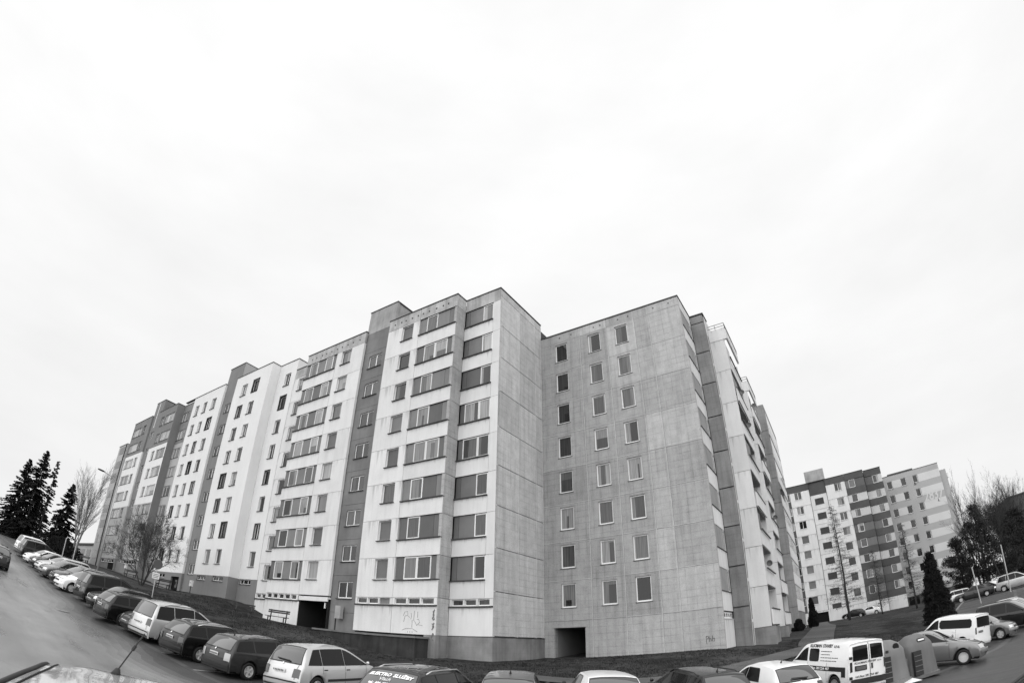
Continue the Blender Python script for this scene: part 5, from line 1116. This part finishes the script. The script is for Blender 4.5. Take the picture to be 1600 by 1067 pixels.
def spruce(name, label, pos, h, w_, seed, m='needles', dens=1.0, group=None, sparse=1.0, low=.03):
    rg = random.Random(seed); z = gz(*pos) - .1; t = thing(name, label, 'tree', (pos[0], pos[1], z), group=group); tb, cb = MB(), MB()
    tb.tube([(0, 0, h * i / 6) for i in range(7)], [h * .014 * (1 - i / 6.4) + .01 for i in range(7)], 7); n = int(h * 14 * dens)
    for k in range(n):
        s = low + (1 - low) * (k + rg.random()) / n; a = rg.uniform(0, 6.28); ln = w_ * ((1 - s) ** .8) * rg.uniform(.55, 1.15) * sparse + .12; d = Vector((math.cos(a), math.sin(a), 0)); p = Vector((0, 0, h * s)); rise = .25 if s > .7 else -.12
        pts = [p + d * ln * i / 4 + Vector((0, 0, rise * ln * i / 4 - .22 * ln * (i / 4) ** 2 + .10 * ln * (i / 4) ** 4)) for i in range(5)]; cb.tube(pts, [.03, .022, .016, .01, .005], 3, cap=False); sd = Vector((-d.y, d.x, 0))
        for j in range(int(8 + ln * 15)):
            u = rg.uniform(.12, 1); i = min(3, int(u * 4)); q = pts[i].lerp(pts[i + 1], u * 4 - i); l2 = (.3 + .5 * ln * .3 * (1 - u)) * rg.uniform(.6, 1.3); sg = rg.choice((-1, 1)); e = (sd * sg * rg.uniform(.4, 1) + d * rg.uniform(.2, .9) + Vector((0, 0, rg.uniform(-.75, .05)))).normalized() * l2
            nn = rvec(rg).cross(e).normalized() * (.085 + .04 * rg.random()); cb.v += [tuple(q - nn), tuple(q + nn), tuple(q + e * .6 + nn * .9), tuple(q + e), tuple(q + e * .6 - nn * .9)]; m_ = len(cb.v); cb.f.append((m_ - 5, m_ - 4, m_ - 3, m_ - 2, m_ - 1))
    tb.build('trunk', 'bark', t, True); cb.build('crown', m, t); return t
def leafy_cone(name, label, pos, h, w_, seed, m='needles_thuja', prof=None, n=9000, cat='tree', leaf=.16):
    rg = random.Random(seed); z = gz(*pos) - .1; t = thing(name, label, cat, (pos[0], pos[1], z)); tb, cb = MB(), MB(); tb.tube([(0, 0, 0), (0, 0, h * .9)], [.12, .03], 6)
    prof = prof or (lambda s: (.82 + .18 * min(1, s / .12)) * (1 - s) ** .75 * (1 + .0))
    lob = [(rg.uniform(0, 6.28), rg.uniform(0, 1), rg.uniform(.15, .45)) for _ in range(44)]
    for k in range(n):
        s = 1 - (1 - rg.random()) ** .75 if rg.random() < .5 else rg.random(); a = rg.uniform(0, 6.28); bump_ = sum(c * math.exp(-(((a - b_ + 3.14) % 6.28 - 3.14) ** 2) * 5 - ((s - e) ** 2) * 60) for b_, e, c in lob)
        r_ = w_ * prof(s) * (rg.uniform(.6, .95) ** .5 + bump_ - .06); p = Vector((math.cos(a) * r_, math.sin(a) * r_, h * s)); e = (Vector((math.cos(a), math.sin(a), 0)) * .6 + Vector((0, 0, 1.1)) + rvec(rg) * .5).normalized() * leaf * rg.uniform(.6, 1.5); nn = rvec(rg).cross(e).normalized() * leaf * .32
        cb.v += [tuple(p - nn), tuple(p + nn), tuple(p + e + nn * .4), tuple(p + e - nn * .4)]; m_ = len(cb.v); cb.f.append((m_ - 4, m_ - 3, m_ - 2, m_ - 1))
    # dense heart so that no light passes through
    hb = MB(); hb.lathe([(w_ * prof(s) * .66 + .001, h * s) for s in (0.0, .1, .25, .45, .65, .85, .97)], 12); tb.v += []
    tb.build('trunk', 'bark', t, True); cr = cb.build('crown', m, t); hb.build('inner_foliage', m, cr); return t
def broad_tree(name, label, pos, h, w_, seed, m='pine_needles', n=9000, low=.12, group=None, leaf=.28, clumps=46, cone=False, cs=1.0):
    rg = random.Random(seed); z = gz(*pos) - .1; t = thing(name, label, 'tree', (pos[0], pos[1], z), group=group); tb, cb = MB(), MB(); tb.tube([(0, 0, h * .93 * i / 5) for i in range(6)], [h * .016 * (1 - i / 5.5) + .02 for i in range(6)], 7)
    cl = []
    for k in range(clumps):
        s = rg.uniform(low, 1); rad = w_ * (math.sin(math.pi * min(1, (s - low) / (1 - low) * .78 + .22)) ** .8) * rg.uniform(.25, 1.0); 
        if cone: s = 1 - (1 - k / clumps) ** .62 * .97; rad = w_ * (min(1, .78 + s * 1.6) * (1 - s) ** .85) * rg.uniform(.62, 1.06)
        a = rg.uniform(0, 6.28); c = Vector((math.cos(a) * rad, math.sin(a) * rad, h * s * .95)); cl.append((c, (rg.uniform(.08, .16) * w_ + .25) * cs)); tb.tube([(0, 0, h * s * .8), tuple(c * .6 + Vector((0, 0, h * s * .36))), tuple(c)], [.06, .04, .015], 4, cap=False)
    for k in range(n):
        c, r_ = rg.choice(cl); v = rvec(rg) * r_ * rg.uniform(.35, 1.1); v.z *= .65; p = c + v; e = (rvec(rg) + v.normalized() * .8 + Vector((0, 0, .4))).normalized() * leaf * rg.uniform(.5, 1.2); nn = rvec(rg).cross(e).normalized() * leaf * .25
        cb.v += [tuple(p - nn), tuple(p + nn), tuple(p + e)]; m_ = len(cb.v); cb.f.append((m_ - 3, m_ - 2, m_ - 1))
    tb.build('trunk', 'bark', t, True); cb.build('crown', m, t); return t
GL, GRR = 'spruces at the left edge', 'trees behind the right car park'
spruce('spruce_tree', 'tallest dark spruce at the left edge of the photo', (-112, 16.5), 17.5, 5.4, 1, group=GL, dens=1.2)
spruce('spruce_tree', 'thin ragged spruce right beside the tallest one', (-108, 18.5), 16.0, 2.6, 2, group=GL, dens=.45, sparse=.9)
spruce('spruce_tree', 'dense dark spruce filling the very left edge', (-118, 14.6), 15.5, 5.0, 5, group=GL, dens=1.2)
spruce('spruce_tree', 'lone conical spruce left of the pale birch', (-94, 19.6), 11.4, 4.0, 3, group=GL, dens=1.25)
bare_tree('birch_tree', 'tall bare birch with fine pale twigs left of the terrace', (-86, 20.6), 12.8, .42, 21, 'twig_pale', 'bark_birch', stems=2, levels=4, up=.55, droop=.9, kids=(12, 5, 5, 4), base=.15)
bare_tree('bare_tree', 'dark bushy bare tree in front of the dark-topped block', (-54, 20), 7.0, .85, 8, 'twig', 'bark', stems=5, levels=4, up=.22, kids=(8, 6, 5, 4), base=.25, splay=.45, r0=.10)
larch('larch_tree', 'tallest bare larch before the distant block', (1.5, 80), 16.5, 3.4, 4, group='bare larches before the distant block')
larch('larch_tree', 'thin young larch before the dark balcony bands', (6.2, 84), 9.5, 2.0, 6, group='bare larches before the distant block')
larch('larch_tree', 'bare larch rising behind the conical evergreen', (10.6, 80), 11.8, 2.3, 7, group='bare larches before the distant block')
broad_tree('conical_evergreen', 'dense dark conical evergreen on the lawn behind the white glazed van', (8.0, 47.7), 6.2, 1.3, 3, 'needles_thuja', n=30000, low=0, leaf=.17, clumps=330, cone=True, cs=.75)
leafy_cone('columnar_shrub', 'narrow dark evergreen shrub at the end of the grey flank', (-2.75, 63.5), 3.3, .45, 5, n=3500, cat='shrub')
leafy_cone('small_shrub', 'low dark shrub against the flank wall', (-3.9, 57.5), 1.2, .4, 6, n=1800, cat='shrub', prof=lambda s: math.sqrt(max(0, 1 - s * s)))
for i, (x, y, h, w_, lb) in enumerate([(21.3, 82, 12.5, 3.6, 'dark broad pine nearest the striped side wall'), (25.5, 86, 12.0, 4.2, 'dark broad pine in the middle of the right clump'), (24.5, 74, 9.5, 3.4, 'lower dark pine at the right edge of the clump'), (19.5, 90, 9.0, 3.0, 'small dark pine tucked behind the first broad pine')]):
    broad_tree('pine_tree', lb, (x, y), h, w_, 30 + i, group=GRR, n=13000, clumps=110, leaf=.24)
bare_tree('birch_tree', 'tall bare birch rising above the dark pines on the right', (22.3, 90), 16.0, .34, 41, 'twig', 'bark_birch', stems=2, levels=4, up=.75, droop=.7, kids=(8, 4, 4, 3), base=.2, group=GRR)
bare_tree('birch_tree', 'bare birch between the other two above the pines', (24.0, 92), 13.5, .30, 42, 'twig', 'bark_birch', stems=2, levels=4, up=.7, droop=.7, kids=(8, 4, 4, 3), base=.2, group=GRR)
bare_tree('birch_tree', 'bare birch at the far right edge above the pines', (28.5, 92), 13.0, .32, 43, 'twig', 'bark_birch', stems=3, levels=4, up=.7, droop=.6, kids=(8, 4, 4, 3), base=.2, group=GRR)
for i, (x, y, h, lb) in enumerate(((22.6, 79, 11.5, 'loose bare tree in front of the broad pines, nearest the striped wall'), (25.8, 82, 12.5, 'loose bare tree in front of the broad pines, at the right edge'))):
    bare_tree('bare_tree', lb, (x, y), h, .6, 60 + i, 'twig', 'bark', stems=3, levels=4, up=.4, kids=(9, 5, 5, 4), base=.2, group=GRR, splay=.25)
rg = random.Random(77)
for i, (x, y, h) in enumerate([(-88, 19, 2.6), (-100, 20, 3.2)]):
    leafy_cone('low_hedge_shrub', ('dark rounded shrub below the lone conical spruce' if i == 0 else 'dark rounded shrub between the spruces at the left edge'), (x, y), h, 2.2, 50 + i, n=3000, cat='shrub', prof=lambda s: math.sqrt(max(0, 1 - s * s)), leaf=.25)

# ================================================================== STREET FURNITURE
mat('metal_pale', .42, .5, metal=.3); mat('metal_dark', .05, .5, metal=.3); mat('wood_dark', .03, .8, var=.2, scale=4); mat('sign_back', .07, .6); mat('sign_white', .7, .6)
lp = thing('street_lamp', 'pale street lamp post with one arm reaching over the road', 'street lamp', (-54.6, 15.6, gz(-54.6, 15.6)))
MB().tube([(0, 0, 0), (0, 0, 5), (0, 0, 9.0)], [.11, .08, .055], 10).build('post', 'metal_pale', lp, True); MB().tube([(0, 0, 8.9), (.05, -.15, 9.25), (.1, -.9, 9.6), (.15, -1.7, 9.75)], .04, 8).build('arm', 'metal_pale', lp, True)
b = MB(); b.lathe([(0, -.42), (.09, -.40), (.15, -.2), (.15, .15), (.08, .36), (0, .40)], 12, 'y'); b.v = [(p[0] + .17, p[1] - 2.05, p[2] * .55 + 9.77 - p[1] * .06) for p in b.v]; b.build('lamp_head', 'metal_dark', lp, True)
sg = thing('road_sign', 'round road sign seen from behind with a small plate below', 'road sign', (-39.0, 15.4, gz(-39, 15.4)), R(68))
MB().tube([(0, 0, 0), (0, 0, 3.2)], .035, 8).build('post', 'metal_pale', sg); MB().lathe([(0, -.05), (.33, -.05), (.345, -.035), (.33, -.02), (0, -.02)], 24, 'y', (0, 0, 2.75)).build('sign_disc', 'sign_back', sg); MB().box(-.26, .26, -.06, -.045, 1.72, 2.15).build('plate', 'sign_white', sg)
for k in range(3): MB().box(-.2, .2, -.066, -.062, 1.80 + k * .11, 1.84 + k * .11).build('plate_mark', 'sign_back', sg)
for x, y, lb in ((-54.3, 25.4, 'white utility cabinet on a post before the renovated block'), (-74.6, 25.0, 'white utility box on a dark stand before the dark-topped block')):
    u = thing('utility_cabinet', lb, 'cabinet', (x, y, gz(x, y))); MB().tube([(0, 0, 0), (0, 0, .9)], .05, 8).build('post', 'metal_dark', u); MB().box(-.22, .22, -.12, .12, .9, 1.5).build('case', 'sign_white', u); MB().box(-.06, .06, -.128, -.122, 1.2, 1.3).build('mark', 'metal_dark', u)
def bench(pos, az, label):
    t = thing('bench', label, 'bench', (pos[0], pos[1], gz(*pos) + .1), R(-az), 'benches along the path')
    for i, z in enumerate((.78, .92)): MB().box(-.95, .95, .18 + i * .03, .22 + i * .03, z - .06, z + .05).build('back_plank', 'wood_dark', t)
    for y in (-.22, -.06, .10): MB().box(-.95, .95, y - .065, y + .065, .42, .46).build('seat_plank', 'wood_dark', t)
    for x in (-.7, .7): MB().bar((x, -.2, 0), (x, -.2, .42), .07).bar((x, .12, 0), (x, .24, .98), .07).bar((x, -.24, .40), (x, .16, .40), .06).build('leg', 'metal_dark', t)
bench((-36.6, 24.6), -25, 'dark wooden bench beside the dark entrance of the white panel block'); bench((-38.8, 22.8), -30, 'dark bench standing free on the grass left of the entrance bench')
bench((-54.2, 22.3), -28, 'dark bench to the right of the bushy bare tree'); bench((-67, 23.2), -30, 'dark bench behind the bushy bare tree, farthest left'); bench((-74, 19.0), -30, 'dark bench behind the parked cars near the pale birch')
for i, (x, y, h, lb) in enumerate(((13.3, 55.5, 3.4, 'leaning grey post left of the two by the right car park'), (17.0, 58, 4.6, 'taller pale post right of the two by the right car park'), (-63.5, 15.2, 2.6, 'thin post left of the pale birch'), (-70, 15.4, 2.6, 'thin post below the lone conical spruce'))):
    p = thing('post', lb, 'post', (x, y, gz(x, y))); MB().tube([(0, 0, 0), (.04 if i else -.2, 0, h)], .06, 8).build('shaft', 'metal_pale', p); MB().lathe([(0, h + .02), (.07, h)], 8).build('cap', 'metal_dark', p)
# low house far left, dark block far right
hs = thing('low_house', 'low white building with dark windows far left behind the trees', 'house', (-128, 33, 0))
MB().box(-16, 12, 0, 10, 3, 9.2).build('wall', 'pale_render', hs); MB().box(-16.3, 12.3, -.3, 10.3, 9.2, 9.6).build('roof', 'coping', hs)
for x in range(-14, 12, 5):
    for z in (4.2, 6.9): MB().box(x, x + 3.2, -.06, -.01, z, z + 1.4).build('window', 'pane_dark', hs)
MB().tube([(6, 2, 9.6), (6, 2, 11)], .3, 8).build('chimney', 'plinth', hs)
rb = thing('apartment_building', 'dark block corner at the far right edge behind the trees', 'apartment building', (41, 122, 0))
MB().box(-1, 22, 0, 12, -2, 15.6).build('wall', 'far_dark', rb); MB().box(-1.2, 22.2, -.2, 12.2, 15.6, 15.9).build('coping', 'coping', rb)
for k in range(5):
    for x in range(1, 20, 4): MB().box(x, x + 1.6, -.05, -.01, 1 + k * 2.8, 2.5 + k * 2.8).build('window', 'pane_dark', rb)
# birds
def bird(p, rot, label):
    t = thing('bird', label, 'bird', p); b = MB(); b.lathe([(0, -.2), (.05, -.12), (.075, 0), (.05, .13), (.02, .2), (0, .24)], 8, 'y'); o = b.build('body', 'plastic', t, True)
    for s in (-1, 1): MB().poly([(0, .08, .02), (s * .22, .1, .16), (s * .46, -.02, .22), (s * .2, -.09, .12), (0, -.09, .02)]).build('wing', 'plastic', t)
    MB().poly([(-.03, -.18, 0), (.03, -.18, 0), (.07, -.34, 0), (-.07, -.34, 0)]).build('tail', 'plastic', t); t.rotation_euler = rot; t.scale = (.75, .75, .75)
bird((12.64, 72.91, 14.30), (.2, .5, 1.2), 'small dark bird flying before the striped wall, the left of two'); bird((15.00, 72.46, 11.46), (.3, -.9, 1.9), 'small dark bird flying below the painted number, the right of two')

# ================================================================== GRASS
mat('grass_blade', .045, .9, var=.7, scale=1.6, spec=.15)
from mathutils import noise as mnoise
rg = random.Random(99); b = MB(); n = 0
while n < 42000:
    y = 13 + 32 * rg.random() ** 1.3; x = rg.uniform(-48, 14)
    if (y > 26.0 and x < -18.6) or (y > 33.8 and x < -3.6) or (y > 25.2 and -34 < x < -22.5): continue
    sd, ds = sdist(x, y)
    if sd > -.2: continue
    if mnoise.noise(Vector((x * .35, y * .35, 0))) + .35 * mnoise.noise(Vector((x * 1.3, y * 1.3, 5))) < rg.uniform(-.45, .25): continue
    z = gz(x, y) + .07; n += 1
    for k in range(3):
        a = rg.uniform(0, 6.28); h = rg.uniform(.03, .11); w_ = .014; dx, dy = math.cos(a), math.sin(a); ox, oy = x + rg.uniform(-.06, .06), y + rg.uniform(-.06, .06); m_ = len(b.v)
        b.v += [(ox - dy * w_, oy + dx * w_, z), (ox + dy * w_, oy - dx * w_, z), (ox + dx * h * .7, oy + dy * h * .7, z + h)]; b.f.append((m_, m_ + 1, m_ + 2))
stuff(tag(b.build('grass', 'grass_blade'), 'short dark winter grass on the lawn before the buildings', 'grass'))
